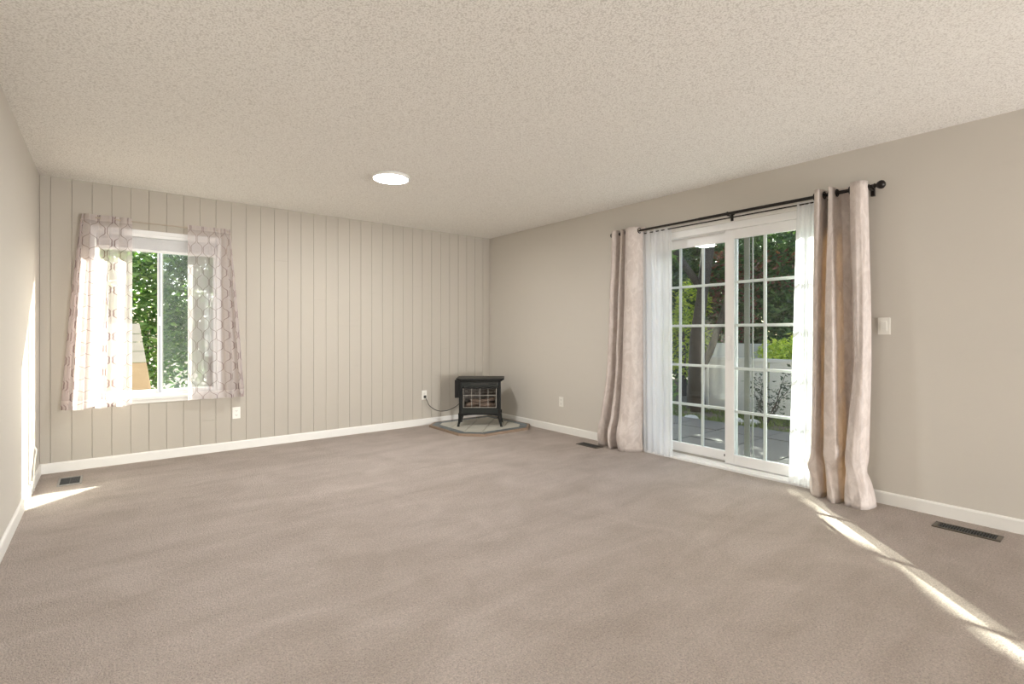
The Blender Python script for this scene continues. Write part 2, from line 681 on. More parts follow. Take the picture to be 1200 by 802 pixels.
baseboard('baseboard_back', (XL, -0.001), (0, -0.001), (0, -1))
baseboard('baseboard_left', (XL, YR), (XL, -0.014), (1, 0))
baseboard('baseboard_right', (0, -0.014), (0, DY1 + 0.06), (-1, 0))
baseboard('baseboard_right', (0, DY0 - 0.06), (0, YR), (-1, 0))
baseboard('baseboard_rear', (XL + 0.014, YR), (-0.014, YR), (0, 1))

# ---------------------------------------------------------------- window with sliding sashes
fw = 0.035
b = MB()
b.box(WX0, WX0 + fw, -0.004, 0.105, WZ0, WZ1).box(WX1 - fw, WX1, -0.004, 0.105, WZ0, WZ1)
b.box(WX0 + fw, WX1 - fw, -0.004, 0.105, WZ1 - fw, WZ1).box(WX0 + fw, WX1 - fw, 0.02, 0.105, WZ0, WZ0 + 0.03)
window = tag(b.build('window_1', M_vinyl, bevel=0.003), **struct)
MB().box(WX0 - 0.05, WX1 + 0.05, -0.030, 0.06, WZ0 - 0.022, WZ0 + 0.006).build('sill', M_trim, window, bevel=0.004)
MB().box(WX0 - 0.03, WX1 + 0.03, -0.012, -0.001, WZ0 - 0.055, WZ0 - 0.022).build('apron', M_trim, window, bevel=0.003)


def sash(name, x0, x1, y, s, glassm):
    z0, z1 = WZ0 + 0.03, WZ1 - fw
    m = MB().box(x0, x0 + s, y - 0.014, y + 0.014, z0, z1).box(x1 - s, x1, y - 0.014, y + 0.014, z0, z1)
    m.box(x0 + s, x1 - s, y - 0.014, y + 0.014, z0, z0 + s).box(x0 + s, x1 - s, y - 0.014, y + 0.014, z1 - s, z1)
    o = m.build(name, M_vinyl, window, bevel=0.002)
    MB().box(x0 + s, x1 - s, y - 0.002, y + 0.002, z0 + s, z1 - s).build('pane', glassm, o)
    return o


WM = -3.722
sash('sash', WX0 + fw, WM + 0.018, 0.085, 0.026, M_glass)
sash('sash', WM - 0.018, WX1 - fw, 0.052, 0.026, M_glass)
sc = MB()
sc.box(WM + 0.02, WM + 0.03, 0.102, 0.110, WZ0 + 0.03, WZ1 - fw).box(WX1 - fw - 0.01, WX1 - fw, 0.102, 0.110, WZ0 + 0.03, WZ1 - fw)
sc.box(WM + 0.03, WX1 - fw - 0.01, 0.102, 0.110, WZ0 + 0.03, WZ0 + 0.04).box(WM + 0.03, WX1 - fw - 0.01, 0.102, 0.110, WZ1 - fw - 0.01, WZ1 - fw)
sco = sc.build('screen_frame', M_frame_grey, window)
MB().box(WM + 0.03, WX1 - fw - 0.01, 0.105, 0.106, WZ0 + 0.04, WZ1 - fw - 0.01).build('screen_mesh', M_screen, sco)
MB().box(WM - 0.007, WM + 0.009, 0.032, 0.0375, WZ0 + 0.032, WZ1 - fw - 0.002).build('stile_shade_strip', plain('stile_shade_grey', (0.36, 0.38, 0.42), 0.35, 0.4), window)  # grey strip puts the shade on the meeting stile into colour
MB().box(WM - 0.012, WM + 0.006, 0.026, 0.036, 1.22, 1.30).build('sash_latch', M_vinyl, window, bevel=0.002)

# raised mini blind tucked under the head of the window
blind = thing('mini_blind', 'white mini blind raised into a stack under the window head', 'blind', (WM, 0.018, WZ1 - fw))
BW = (WX1 - WX0) / 2 - fw - 0.004
xc = (WX0 + WX1) / 2 - WM
MB().box(xc - BW, xc + BW, -0.014, 0.014, -0.028, 0.0).build('head_rail', M_vinyl, blind, bevel=0.002)
me = MB().add([(-BW, -0.013, 0), (BW, -0.013, 0), (BW, 0, 0.0025), (-BW, 0, 0.0025), (BW, 0.013, 0), (-BW, 0.013, 0),
               (-BW, -0.013, -0.0034), (BW, -0.013, -0.0034), (BW, 0, -0.0005), (-BW, 0, -0.0005), (BW, 0.013, -0.0034), (-BW, 0.013, -0.0034)],
              [(0, 1, 2, 3), (3, 2, 4, 5), (7, 6, 9, 8), (8, 9, 11, 10), (1, 0, 6, 7), (5, 4, 10, 11)]).mesh('slat', M_blind)
for i in range(24):
    link_mesh('slat', me, None, blind, (xc, random.uniform(-0.002, 0.002), -0.033 - i * 0.0043))
MB().box(xc - BW, xc + BW, -0.013, 0.013, -0.158, -0.138).build('bottom_rail', M_vinyl, blind, bevel=0.003)

# ---------------------------------------------------------------- sliding glass door
b = MB()
b.box(-0.004, WT, DY1 - 0.045, DY1, 0, DZ1).box(-0.004, WT, DY0, DY0 + 0.045, 0, DZ1)
b.box(-0.004, WT, DY0 + 0.045, DY1 - 0.045, DZ1 - 0.06, DZ1)
b.box(-0.004, WT, DY0 + 0.045, DY1 - 0.045, 0.0, 0.035)
door = tag(b.build('door_1', M_vinyl, bevel=0.004), **struct)
b = MB().box(-0.018, -0.001, DY1, DY1 + 0.055, 0, DZ1 + 0.05).box(-0.018, -0.001, DY0 - 0.055, DY0, 0, DZ1 + 0.05)
b.box(-0.018, -0.001, DY0, DY1, DZ1, DZ1 + 0.05)
b.build('casing', M_trim, door, bevel=0.003)
MB().box(-0.045, WT + 0.03, DY0 + 0.01, DY1 - 0.01, -0.01, 0.02).build('threshold', M_vinyl, door, bevel=0.004)
MB().box(0.058, 0.064, DY0 + 0.045, DY1 - 0.045, 0.035, 0.052).build('track', M_frame_grey, door)
_pane = {}


def panel(name, y0, y1, x, gy0, gy1, gz0, gz1, outer):
    """y0..y1 panel outline, gy/gz glass opening, five rows by three columns of lites"""
    z0, z1 = 0.04, DZ1 - 0.06
    t = 0.017
    m = MB().box(x - t, x + t, y0, gy0, z0, z1).box(x - t, x + t, gy1, y1, z0, z1)
    m.box(x - t, x + t, gy0, gy1, z0, gz0).box(x - t, x + t, gy0, gy1, gz1, z1)
    o = m.build(name, M_vinyl, door, bevel=0.004)
    mw = 0.0115
    cols = [gy0 + (gy1 - gy0) * i / 3 for i in range(4)]
    rows = [gz0 + (gz1 - gz0) * i / 5 for i in range(6)]
    for y in cols[1:-1]:
        MB().box(x - 0.008, x + 0.008, y - mw, y + mw, gz0, gz1).build('muntin', M_vinyl, o, bevel=0.002)
    for z in rows[1:-1]:
        for i in range(3):
            ya = cols[i] + (mw if i else 0)
            yb = cols[i + 1] - (mw if i < 2 else 0)
            MB().box(x - 0.0075, x + 0.0075, ya, yb, z - mw, z + mw).build('muntin', M_vinyl, o, bevel=0.002)
    for dx in (-0.0105, 0.0105):                       # double glazing, the grille sits between the two sheets
        MB().box(x + dx - 0.0015, x + dx + 0.0015, gy0, gy1, gz0, gz1).build('pane', M_glass, o)
    return o


fixed = panel('fixed_panel', -3.445, DY1 - 0.045, 0.088, -3.358, -2.665, 0.132, 1.940, True)
# the fixed panel leans outwards by a hair, as its lamp reflection shows
PV = Vector((0.088, 0, 0.04))
fixed.matrix_basis = Matrix.Translation(PV) @ Matrix.Rotation(0.0068, 4, 'Y') @ Matrix.Translation(-PV)
slide = panel('sliding_panel', DY0 + 0.045, -3.372, 0.040, -4.208, -3.452, 0.125, 1.945, False)
MB().box(0.010, 0.024, -3.425, -3.402, 0.92, 1.12).build('handle', M_vinyl, slide, bevel=0.004)
MB().box(0.066, 0.072, -3.352, -3.340, 0.085, 0.105).build('foot_lock', M_slot, fixed)
# the insect screen panel parked outside behind the fixed light: only its stile shows
b = MB().box(0.120, 0.138, -3.535, -3.490, 0.04, DZ1 - 0.06).box(0.120, 0.138, -3.565, -3.556, 0.04, DZ1 - 0.06)
b.build('screen_stile', M_frame_grey, door, bevel=0.003)

# ---------------------------------------------------------------- curtains


def catmull(pts, n):
    P = [Vector(p) for p in pts]
    P = [P[0] * 2 - P[1]] + P + [P[-1] * 2 - P[-2]]
    out = []
    segs = len(P) - 3
    for i in range(n + 1):
        f = i / n * segs
        k = min(int(f), segs - 1)
        t = f - k
        a, b_, c, d = P[k:k + 4]
        out.append(0.5 * ((2 * b_) + (-a + c) * t + (2 * a - 5 * b_ + 4 * c - d) * t * t + (-a + 3 * b_ - 3 * c + d) * t ** 3))
    return out


def cloth(name, rows, zs, place, mat, parent, ulen, vlen, thick=0.0, wob=0.0, seed=0):
    """rows: list of plan curves (same count) from top to bottom at heights zs; place(s, d, z) -> world"""
    n = len(rows[0])
    vs, fs = [], []
    for j, (row, z) in enumerate(zip(rows, zs)):
        for i, p in enumerate(row):
            q = noise.noise(Vector((p[0] * 9 + seed, z * 3.0, seed * 1.7))) * wob
            vs.append(place(p[0], p[1] + q, z if not callable(z) else z(i)))
    for j in range(len(rows) - 1):
        for i in range(n - 1):
            fs.append((j * n + i, (j + 1) * n + i, (j + 1) * n + i + 1, j * n + i + 1))
    me = bpy.data.meshes.new(name)
    me.from_pydata(vs, [], fs)
    uvl = me.uv_layers.new(name='UVMap')
    m = len(rows)
    for lp in me.loops:
        j, i = divmod(lp.vertex_index, n)
        uvl.data[lp.index].uv = (ulen * i / (n - 1), vlen * (1 - j / (m - 1)))
    me.polygons.foreach_set('use_smooth', [True] * len(me.polygons))
    me.materials.append(mat)
    o = link_mesh(name, me, None, parent)
    if thick:
        sm = o.modifiers.new('solid', 'SOLIDIFY')
        sm.thickness = thick
        sm.offset = 0
    return o


def key_rows(keys, nv, nu, extra=None, sharp=0.6):
    """plan profiles at several heights: keys = [(v, points)]"""
    prof = []
    for v, P in keys:
        P = [Vector(p) for p in P]
        sm = catmull(P, nu)
        out = []
        for i in range(nu + 1):
            f = i / nu * (len(P) - 1)
            k = min(int(f), len(P) - 2)
            out.append(sm[i].lerp(P[k].lerp(P[k + 1], f - k), sharp))
        prof.append((v, out))
    rows = []
    for j in range(nv + 1):
        v = j / nv
        k = 0
        while k < len(prof) - 2 and v > prof[k + 1][0]:
            k += 1
        t = (v - prof[k][0]) / (prof[k + 1][0] - prof[k][0])
        t = t * t * (3 - 2 * t) * 0.6 + t * 0.4
        row = []
        for i in range(nu + 1):
            p = prof[k][1][i].lerp(prof[k + 1][1][i], t)
            if extra:
                p = extra(p, i / nu, v)
            row.append((p[0], p[1]))
        rows.append(row)
    return rows


def blend_rows(top, bot, nv, nu, ease=lambda v: v, extra=None):
    lin = lambda P, n: [V2(P[min(int(i / n * (len(P) - 1)), len(P) - 2)]).lerp(V2(P[min(int(i / n * (len(P) - 1)), len(P) - 2) + 1]), i / n * (len(P) - 1) - min(int(i / n * (len(P) - 1)), len(P) - 2)) for i in range(n + 1)]
    V2 = Vector
    a = [p.lerp(q, 0.35) for p, q in zip(catmull(top, nu), lin(top, nu))]
    b_ = [p.lerp(q, 0.45) for p, q in zip(catmull(bot, nu), lin(bot, nu))]
    rows = []
    for j in range(nv + 1):
        v = j / nv
        e = ease(v)
        row = []
        for i in range(nu + 1):
            p = a[i].lerp(b_[i], e)
            if extra:
                p = extra(p, i / nu, v)
            row.append((p[0], p[1]))
        rows.append(row)
    return rows


right_place = lambda s, d, z: (-d, s, z)
back_place = lambda s, d, z: (s, -d, z)

# main black rod across the sliding door
RX, RZ = -0.095, 2.138
rod = thing('curtain_rod', 'long black curtain rod across the top of the sliding door', 'curtain rod', (RX, -3.40, RZ))
MB().tube([(0, 1.11, 0), (0, -1.08, 0)], 0.0105, 12).build('pole', M_rod, rod, smooth=False)
MB().tube([(0, 0.2, 0), (0, -1.08, 0)], 0.0125, 12).build('pole_sleeve', M_rod, rod)
for yy, sg in ((1.11, 1), (-1.08, -1)):
    MB().lathe([(0.0105, 0), (0.016, 0.004 * sg), (0.016, 0.012 * sg), (0.010, 0.016 * sg), (0.020, 0.024 * sg), (0.027, 0.036 * sg), (0.029, 0.046 * sg), (0.025, 0.058 * sg), (0.012, 0.068 * sg), (0.002, 0.070 * sg)], 16, (0, yy, 0), 'y').build('finial', M_rod, rod, smooth=True)
for yy in (1.065, -0.06, -1.055):
    m = MB().box(0.004, -RX - 0.019, yy - 0.006, yy + 0.006, -0.017, -0.009).box(-RX - 0.024, -RX - 0.001, yy - 0.011, yy + 0.011, -0.05, 0.02)
    m.torus((0, yy, 0), 0.015, 0.004, 'y', 14, 6)
    m.build('bracket', M_rod, rod)
# thin inner rod that carries the white sheers
rod2 = thing('sheer_rod', 'thin inner rod behind the black rod carrying white sheers', 'curtain rod', (-0.050, -3.40, 2.112))
MB().tube([(0, 0.97, 0), (0, -0.86, 0)], 0.0055, 8).build('pole', M_rod, rod2)
for yy in (0.93, -0.82):
    MB().box(0.0, 0.031, yy - 0.004, yy + 0.004, -0.004, 0.004).box(0.027, 0.032, yy - 0.01, yy + 0.01, -0.018, 0.012).build('bracket', M_rod, rod2)

# drapes ---------------------------------------------------------------------
TOPZ = RZ + 0.038


def zrow(nv, z0, z1):
    return [z0 + (z1 - z0) * (j / nv) for j in range(nv + 1)]


dl = thing('blush_drape', 'blush jacquard drape with narrow folds at the left end of the black rod', 'curtain', (-0.1, -2.45, 0.0), group='blush drapes at the sliding door')
topL = [(-2.262, .045), (-2.256, .095), (-2.268, .138), (-2.292, .150), (-2.318, .135), (-2.330, .090), (-2.345, .045), (-2.362, .050), (-2.368, .095), (-2.376, .140), (-2.390, .142), (-2.402, .100), (-2.414, .055), (-2.428, .050), (-2.434, .100), (-2.448, .146), (-2.490, .156), (-2.535, .148), (-2.566, .115), (-2.580, .065), (-2.60, .036)]
botL = [(-2.125, .050), (-2.105, .110), (-2.118, .175), (-2.150, .195), (-2.185, .160), (-2.205, .100), (-2.232, .055), (-2.262, .075), (-2.270, .140), (-2.278, .205), (-2.310, .200), (-2.338, .130), (-2.355, .070), (-2.378, .085), (-2.382, .150), (-2.392, .205), (-2.440, .212), (-2.500, .185), (-2.545, .130), (-2.560, .070), (-2.575, .050)]


def crumple_left(p, u, v):
    if v > 0.86:
        k = (v - 0.86) / 0.14
        p = p + Vector((0.018 * math.sin(u * 23 + 1) * k, 0.028 * math.sin(k * PI) + 0.012 * math.sin(u * 31) * k))
    return p


def own(o, root):
    """parent with the root's offset taken out so world-space meshes stay put"""
    o.parent = root
    o.matrix_parent_inverse = (Matrix.Translation(root.location) @ Matrix.Rotation(root.rotation_euler.z, 4, 'Z')).inverted()
    return o


nv, nu = 60, 168
midL = [tuple(Vector(p).lerp(Vector(q), 0.32)) for p, q in zip(topL, botL)]
rows = key_rows([(0, topL), (0.6, midL), (1.0, botL)], nv, nu, crumple_left)
own(cloth('panel', rows, zrow(nv, TOPZ, 0.001), right_place, M_drape, None, 1.3, 2.16, 0.003, 0.010, 1), dl)
for y in (-2.268, -2.3705, -2.417, -2.573):
    own(MB().torus((RX, y, RZ), 0.023, 0.005, 'y').build('grommet', M_rod, smooth=True), dl)

dr = thing('blush_drape', 'wide blush jacquard drape puddling on the carpet beside the light switch', 'curtain', (-0.1, -4.3, 0.0), group='blush drapes at the sliding door')
topR = [(-4.118, .040), (-4.122, .100), (-4.140, .150), (-4.168, .156), (-4.180, .110), (-4.184, .055), (-4.200, .030), (-4.216, .055), (-4.222, .115), (-4.232, .156), (-4.248, .148), (-4.256, .090), (-4.272, .040), (-4.325, .028), (-4.348, .050), (-4.352, .105), (-4.362, .152), (-4.395, .165), (-4.425, .160), (-4.445, .140), (-4.452, .105)]
midR = [(-4.112, .045), (-4.116, .100), (-4.130, .150), (-4.152, .152), (-4.162, .105), (-4.166, .060), (-4.176, .040), (-4.190, .060), (-4.196, .120), (-4.212, .175), (-4.270, .180), (-4.290, .120), (-4.300, .060), (-4.335, .035), (-4.372, .050), (-4.382, .110), (-4.392, .170), (-4.415, .188), (-4.445, .180), (-4.468, .150), (-4.474, .105)]
kneeR = [(-4.100, .050), (-4.104, .110), (-4.125, .165), (-4.155, .168), (-4.168, .120), (-4.174, .080), (-4.184, .070), (-4.196, .090), (-4.204, .140), (-4.225, .208), (-4.295, .218), (-4.318, .160), (-4.326, .100), (-4.334, .080), (-4.342, .100), (-4.346, .160), (-4.358, .228), (-4.400, .232), (-4.440, .205), (-4.458, .165), (-4.462, .115)]
botR = [(-4.095, .050), (-4.100, .120), (-4.140, .190), (-4.190, .200), (-4.205, .150), (-4.210, .100), (-4.220, .100), (-4.228, .150), (-4.245, .230), (-4.300, .275), (-4.330, .230), (-4.338, .150), (-4.344, .120), (-4.350, .130), (-4.362, .200), (-4.375, .270), (-4.410, .280), (-4.455, .262), (-4.495, .215), (-4.512, .165), (-4.505, .115)]


def crumple_right(p, u, v):
    # the long panel buckles above the floor and slides sideways at the hem
    k = max(0.0, (v - 0.80) / 0.20)
    kink = math.exp(-((v - 0.88 - 0.035 * math.sin(u * 9)) / 0.022) ** 2)
    p = p + Vector((0.010 * kink * math.sin(u * 21), 0.026 * kink * (0.5 + 0.5 * math.sin(u * 14))))
    p = p + Vector((0.008 * math.sin(u * 27 + v * 20) * k, 0.012 * (abs(math.sin(u * 17 + 2 + v * 16)) * 2 - 1) * k))
    # long soft drag lines
    return p + Vector((0, 0.004 * math.sin(u * 60 + v * 7) * math.sin(v * 3.1)))


rows = key_rows([(0, topR), (0.55, midR), (0.86, kneeR), (1.0, botR)], nv, nu, crumple_right)
own(cloth('panel', rows, zrow(nv, TOPZ, 0.001), right_place, M_drape, None, 1.3, 2.16, 0.003, 0.010, 4), dr)
for y in (-4.1215, -4.1835, -4.2175, -4.2655, -4.3445, -4.443):
    own(MB().torus((RX, y, RZ), 0.023, 0.005, 'y').build('grommet', M_rod, smooth=True), dr)


# white sheers ------------------------------------------------------------
def wave_rows(s0t, s1t, s0b, s1b, d, A, nf, nv, nu, seed, flare=0.3):
    rnd = random.Random(seed)
    ph = [rnd.uniform(-0.5, 0.5) for _ in range(40)]
    rows = []
    for j in range(nv + 1):
        v = j / nv
        row = []
        for i in range(nu + 1):
            u = i / nu
            s = (s0t + (s1t - s0t) * u) * (1 - v) + (s0b + (s1b - s0b) * u) * v
            f = u * nf
            a = A * (0.55 + flare * v + 0.25 * math.sin(f * 1.7 + seed))
            row.append((s + 0.25 * A * math.sin(4 * PI * f + ph[int(f) % 40]), d + a * math.sin(2 * PI * f + 0.8 * math.sin(f * 2.3 + seed))))
        rows.append(row)
    return rows


sl = thing('white_sheer', 'white sheer curtain gathered beside the left blush drape', 'curtain', (-0.05, -2.76, 0.0), group='white sheers at the sliding door')
rows = wave_rows(-2.50, -2.905, -2.53, -2.915, 0.052, 0.018, 6.2, 40, 200, 3)
own(cloth('panel', rows, zrow(40, 2.130, 0.012), right_place, M_sheer, None, 1.2, 2.1, 0, 0.004, 2), sl)
sr = thing('white_sheer', 'bright white sheer curtain hanging beside the right blush drape', 'curtain', (-0.05, -4.03, 0.0), group='white sheers at the sliding door')
rows = wave_rows(-3.985, -4.108, -3.925, -4.085, 0.050, 0.014, 3.2, 40, 120, 8)
own(cloth('panel', rows, zrow(40, 2.130, 0.012), right_place, M_sheer, None, 0.6, 2.1, 0, 0.004, 6), sr)

# short patterned voile curtains at the window --------------------------------
WRZ = 2.128
wr = thing('curtain_rod', 'thin tan curtain rod over the small window', 'curtain rod', (-3.72, -0.075, WRZ))
MB().tube([(-0.535, 0.073, 0), (-0.535, 0.015, 0), (-0.522, 0.0, 0), (0.0, 0, 0), (0.522, 0.0, 0), (0.535, 0.015, 0), (0.535, 0.073, 0)], 0.006, 8).build('pole', M_rod_tan, wr)
for sx in (-0.535, 0.535):
    MB().box(sx - 0.008, sx + 0.008, 0.064, 0.0755, -0.02, 0.02).build('bracket', M_rod_tan, wr)


def voile_rows(pts_top, pts_bot, A, nf, nv, nu, seed, dense):
    a, b_ = catmull(pts_top, nu), catmull(pts_bot, nu)
    rows = []
    for j in range(nv + 1):
        v = j / nv
        row = []
        for i in range(nu + 1):
            u = i / nu
            p = a[i].lerp(b_[i], v ** 0.9)
            g = dense(u)
            am = A * g * (0.35 + 0.65 * min(1, v * 2.2)) * (1 + 0.3 * math.sin(u * 17 + seed))
            ga = 0.006 * g * math.exp(-v * 16) * math.sin(2 * PI * nf * 2.6 * u)
            # window seen from the room: fold depth pushes towards the room
            row.append((p[0] + am * 0.35 * math.sin(4 * PI * nf * u + seed), p[1] + am * math.sin(2 * PI * nf * u + seed + 0.5 * v) + ga))
        rows.append(row)
    return rows


vl = thing('voile_curtain', 'short mauve lantern-patterned voile curtain on the left of the window', 'curtain', (-4.12, -0.08, 0.53), group='patterned voile curtains at the window')
tp = [(-4.262, .022), (-4.262, .055), (-4.245, .082), (-4.15, .084), (-4.03, .084), (-3.93, .084)]
bt = [(-4.385, .040), (-4.370, .085), (-4.310, .120), (-4.18, .115), (-4.05, .100), (-3.935, .095)]
rows = voile_rows(tp, bt, 0.042, 4.5, 60, 220, 0.6, lambda u: 1.0 if u < 0.75 else 0.8)
own(cloth('panel', rows, zrow(60, 2.152, 0.520), back_place, M_sheer_pat, None, 0.95, 1.63, 0, 0.008, 3), vl)
vr = thing('voile_curtain', 'short mauve lantern-patterned voile curtain on the right of the window, above the outlet', 'curtain', (-3.32, -0.08, 0.53), group='patterned voile curtains at the window')
tp = [(-3.520, .084), (-3.43, .084), (-3.34, .084), (-3.26, .084), (-3.19, .082), (-3.172, .055), (-3.172, .022)]
bt = [(-3.520, .092), (-3.43, .095), (-3.33, .105), (-3.22, .115), (-3.11, .115), (-3.055, .085), (-3.050, .040)]
rows = voile_rows(tp, bt, 0.026, 5, 60, 220, 2.4, lambda u: 0.15 if u < 0.3 else (1.0 if u > 0.45 else 0.15 + 0.85 * (u - 0.3) / 0.15))
own(cloth('panel', rows, zrow(60, 2.152, 0.530), back_place, M_sheer_pat, None, 0.95, 1.62, 0, 0.006, 9), vr)

# ---------------------------------------------------------------- ceiling light
lt = thing('ceiling_light', 'round flush white disc light glowing on the textured ceiling', 'ceiling light', (-2.28, -1.745, H))
MB().lathe([(0.150, 0.0), (0.155, -0.006), (0.155, -0.018), (0.150, -0.024), (0.140, -0.025), (0.137, -0.022)], 48).build('rim', M_lamp_rim, lt, smooth=True)
MB().lathe([(0.137, -0.0225), (0.137, -0.025), (0.110, -0.030), (0.06, -0.033), (0.002, -0.034)], 48).build('diffuser', M_diff, lt, smooth=True)
ceiling_disc('ceiling_lamp', (-2.28, -1.745, H - 0.036), 37)


# ---------------------------------------------------------------- outlets and switch
def outlet(label, loc, rotz):
    """local: plate in xz plane, facing -y"""
    t = thing('wall_outlet', label, 'outlet', loc, rotz, 'duplex wall outlets')
    MB().box(-0.035, 0.035, -0.005, 0.0, -0.057, 0.057).build('cover_plate', M_plate, t, bevel=0.002)
    for dz in (0.021, -0.021):
        poly = [(0.016 * math.cos(a) * 1.05, max(-0.0135, min(0.0135, 0.017 * math.sin(a)))) for a in [2 * PI * i / 20 for i in range(20)]]
        m = MB()
        n = len(poly)
        m.add([(p[0], -0.005, p[1] + dz) for p in poly] + [(p[0], -0.0075, p[1] + dz) for p in poly], [tuple(range(n)), tuple(range(2 * n - 1, n - 1, -1))] + [(i, n + i, n + (i + 1) % n, (i + 1) % n) for i in range(n)])
        r = m.build('receptacle', M_plate, t)
        MB().box(-0.0075, -0.0050, -0.0079, -0.0072, dz - 0.003, dz + 0.006).build('slot', M_slot, r)
        MB().box(0.0050, 0.0075, -0.0079, -0.0072, dz - 0.003, dz + 0.006).build('slot', M_slot, r)
        MB().box(-0.002, 0.002, -0.0079, -0.0072, dz - 0.010, dz - 0.006).build('slot', M_slot, r)
    MB().lathe([(0.003, -0.005), (0.003, -0.0065), (0.001, -0.0068)], 10, (0, 0, 0), 'y').build('screw', M_plate, t)
    return t


outlet('ivory duplex outlet on the plank wall below the window', (-3.102, -0.0012, 0.361), 0)
outlet('ivory duplex outlet on the plank wall with the stove plugged in', (-1.012, -0.0012, 0.375), 0)
outlet('ivory duplex outlet on the smooth wall between stove and sliding door', (-0.0005, -1.403, 0.355), -PI / 2)
sw = thing('light_switch', 'ivory light switch on the wall beside the right blush drape', 'light switch', (-0.0005, -4.515, 1.20), -PI / 2)
MB().box(-0.035, 0.035, -0.006, 0, -0.057, 0.057).build('cover_plate', M_plate, sw, bevel=0.002)
MB().box(-0.017, 0.017, -0.010, -0.006, -0.033, 0.033).build('rocker', M_plate, sw, bevel=0.002)


# ---------------------------------------------------------------- floor registers
M_louver = plain('louver_dark', (0.045, 0.046, 0.047), 0.5, 0.3)


def register(label, loc, L, W, along_y, frame, n, border):
    t = thing('floor_register', label, 'floor vent', (*loc, 0.0), PI / 2 if along_y else 0)
    a, c = L / 2, W / 2
    m = MB().box(-a, a, -c, -c + border, 0.0, 0.007).box(-a, a, c - border, c, 0, 0.007)
    m.box(-a, -a + border * 1.6, -c + border, c - border, 0, 0.007).box(a - border * 1.6, a, -c + border, c - border, 0, 0.007)
    m.build('frame', frame, t, bevel=0.002)
    MB().box(-a + border, a - border, -c + border * 0.9, c - border * 0.9, 0.0003, 0.0012).build('shade_sheet', M_reg_dark, t)  # flat dark sheet stands in for the shade below the louvers
    x0, x1 = -a + border * 1.6, a - border * 1.6
    lv = MB().hexa([(-0.0032, -c + border, 0.0013), (0.0008, -c + border, 0.0013), (0.0008, c - border, 0.0013), (-0.0032, c - border, 0.0013),
                    (-0.0008, -c + border, 0.006), (0.0032, -c + border, 0.006), (0.0032, c - border, 0.006), (-0.0008, c - border, 0.006)]).mesh('louver', M_louver)
    for i in range(n):
        link_mesh('louver', lv, None, t, (x0 + (x1 - x0) * (i + 0.5) / n, 0, 0))
    MB().box(x0, x1, -0.002, 0.002, 0.0013, 0.0062).build('divider', M_louver, t)
    return t


register('grey metal floor register in the carpet near the left wall', (-4.325, -0.405), 0.265, 0.145, True, M_reg_grey, 18, 0.014)
register('dark bronze floor register in the carpet beside the left blush drape', (-0.255, -2.075), 0.275, 0.115, True, M_bronze, 20, 0.012)
register('bronze floor register in the carpet below the light switch wall', (-0.205, -4.970), 0.300, 0.112, True, M_bronze, 20, 0.014)

# ---------------------------------------------------------------- hearth pad
pad = thing('hearth_pad', 'low corner hearth pad of pale stone tiles with slate border under the stove', 'hearth pad', (0, 0, 0))
OUT = [(-0.016, -0.016), (-0.88, -0.016), (-1.035, -0.165), (-1.04, -0.835), (-0.835, -1.045), (-0.20, -1.045), (-0.016, -0.86)]


def inset(poly, d):
    n = len(poly)
    res = []
    area2 = sum(poly[i][0] * poly[(i + 1) % n][1] - poly[(i + 1) % n][0] * poly[i][1] for i in range(n))
    sg = 1 if area2 > 0 else -1
    for i in range(n):
        p0, p1, p2 = Vector(poly[i - 1]), Vector(poly[i]), Vector(poly[(i + 1) % n])
        e1, e2 = (p1 - p0).normalized(), (p2 - p1).normalized()
        n1, n2 = Vector((-e1.y, e1.x)) * sg, Vector((-e2.y, e2.x)) * sg
        bi = (n1 + n2)
        bi = bi / (1 + n1.dot(n2))
        res.append((p1.x + bi.x * d, p1.y + bi.y * d))
    return res


def clip(poly, inside):
    """Sutherland-Hodgman: keep the part of poly inside the convex polygon"""
    n = len(inside)
    a2 = sum(inside[i][0] * inside[(i + 1) % n][1] - inside[(i + 1) % n][0] * inside[i][1] for i in range(n))
    if a2 < 0:
        inside = inside[::-1]
    res = poly
    for i in range(n):
        A, B = Vector(inside[i]), Vector(inside[(i + 1) % n])
        e = B - A
        side = lambda p: e.x * (p[1] - A.y) - e.y * (p[0] - A.x)
        src, res = res, []
        for k in range(len(src)):
            p, q = src[k], src[(k + 1) % len(src)]
            sp, sq = side(p), side(q)
            if sp >= 0:
                res.append(p)
            if (sp >= 0) != (sq >= 0):
                t = sp / (sp - sq)
                res.append((p[0] + (q[0] - p[0]) * t, p[1] + (q[1] - p[1]) * t))
        if len(res) < 3:
            return []
    return res


I1, I2 = inset(OUT, 0.028), inset(OUT, 0.115)
MB().prism(I1, 0.0, 0.018).build('base', M_grout, pad)
for i in range(len(OUT)):
    j = (i + 1) % len(OUT)
    q = [OUT[i], OUT[j], I1[j], I1[i]]
    MB().prism(q, 0.0, 0.026, 0.002).build('wood_edge', M_oak, pad)
    # slate border pieces, about a hand wide, two or more to a side
    A0, A1, B0, B1 = Vector(I1[i]), Vector(I1[j]), Vector(I2[i]), Vector(I2[j])
    L = (A1 - A0).length
    k = max(1, round(L / 0.22))
    for s_ in range(k):
        u0, u1 = s_ / k + 0.004 / L, (s_ + 1) / k - 0.004 / L
        q = [A0.lerp(A1, u0), A0.lerp(A1, u1), B0.lerp(B1, u1), B0.lerp(B1, u0)]
        MB().prism([tuple(x) for x in inset([tuple(x) for x in q], 0.003)], 0.017, 0.0265 + random.uniform(-0.0006, 0.0006), 0.001).build('border_tile', M_slate, pad)
core = inset(I2, 0.003)
ts = 0.205
ca, sa = math.cos(R(45)), math.sin(R(45))
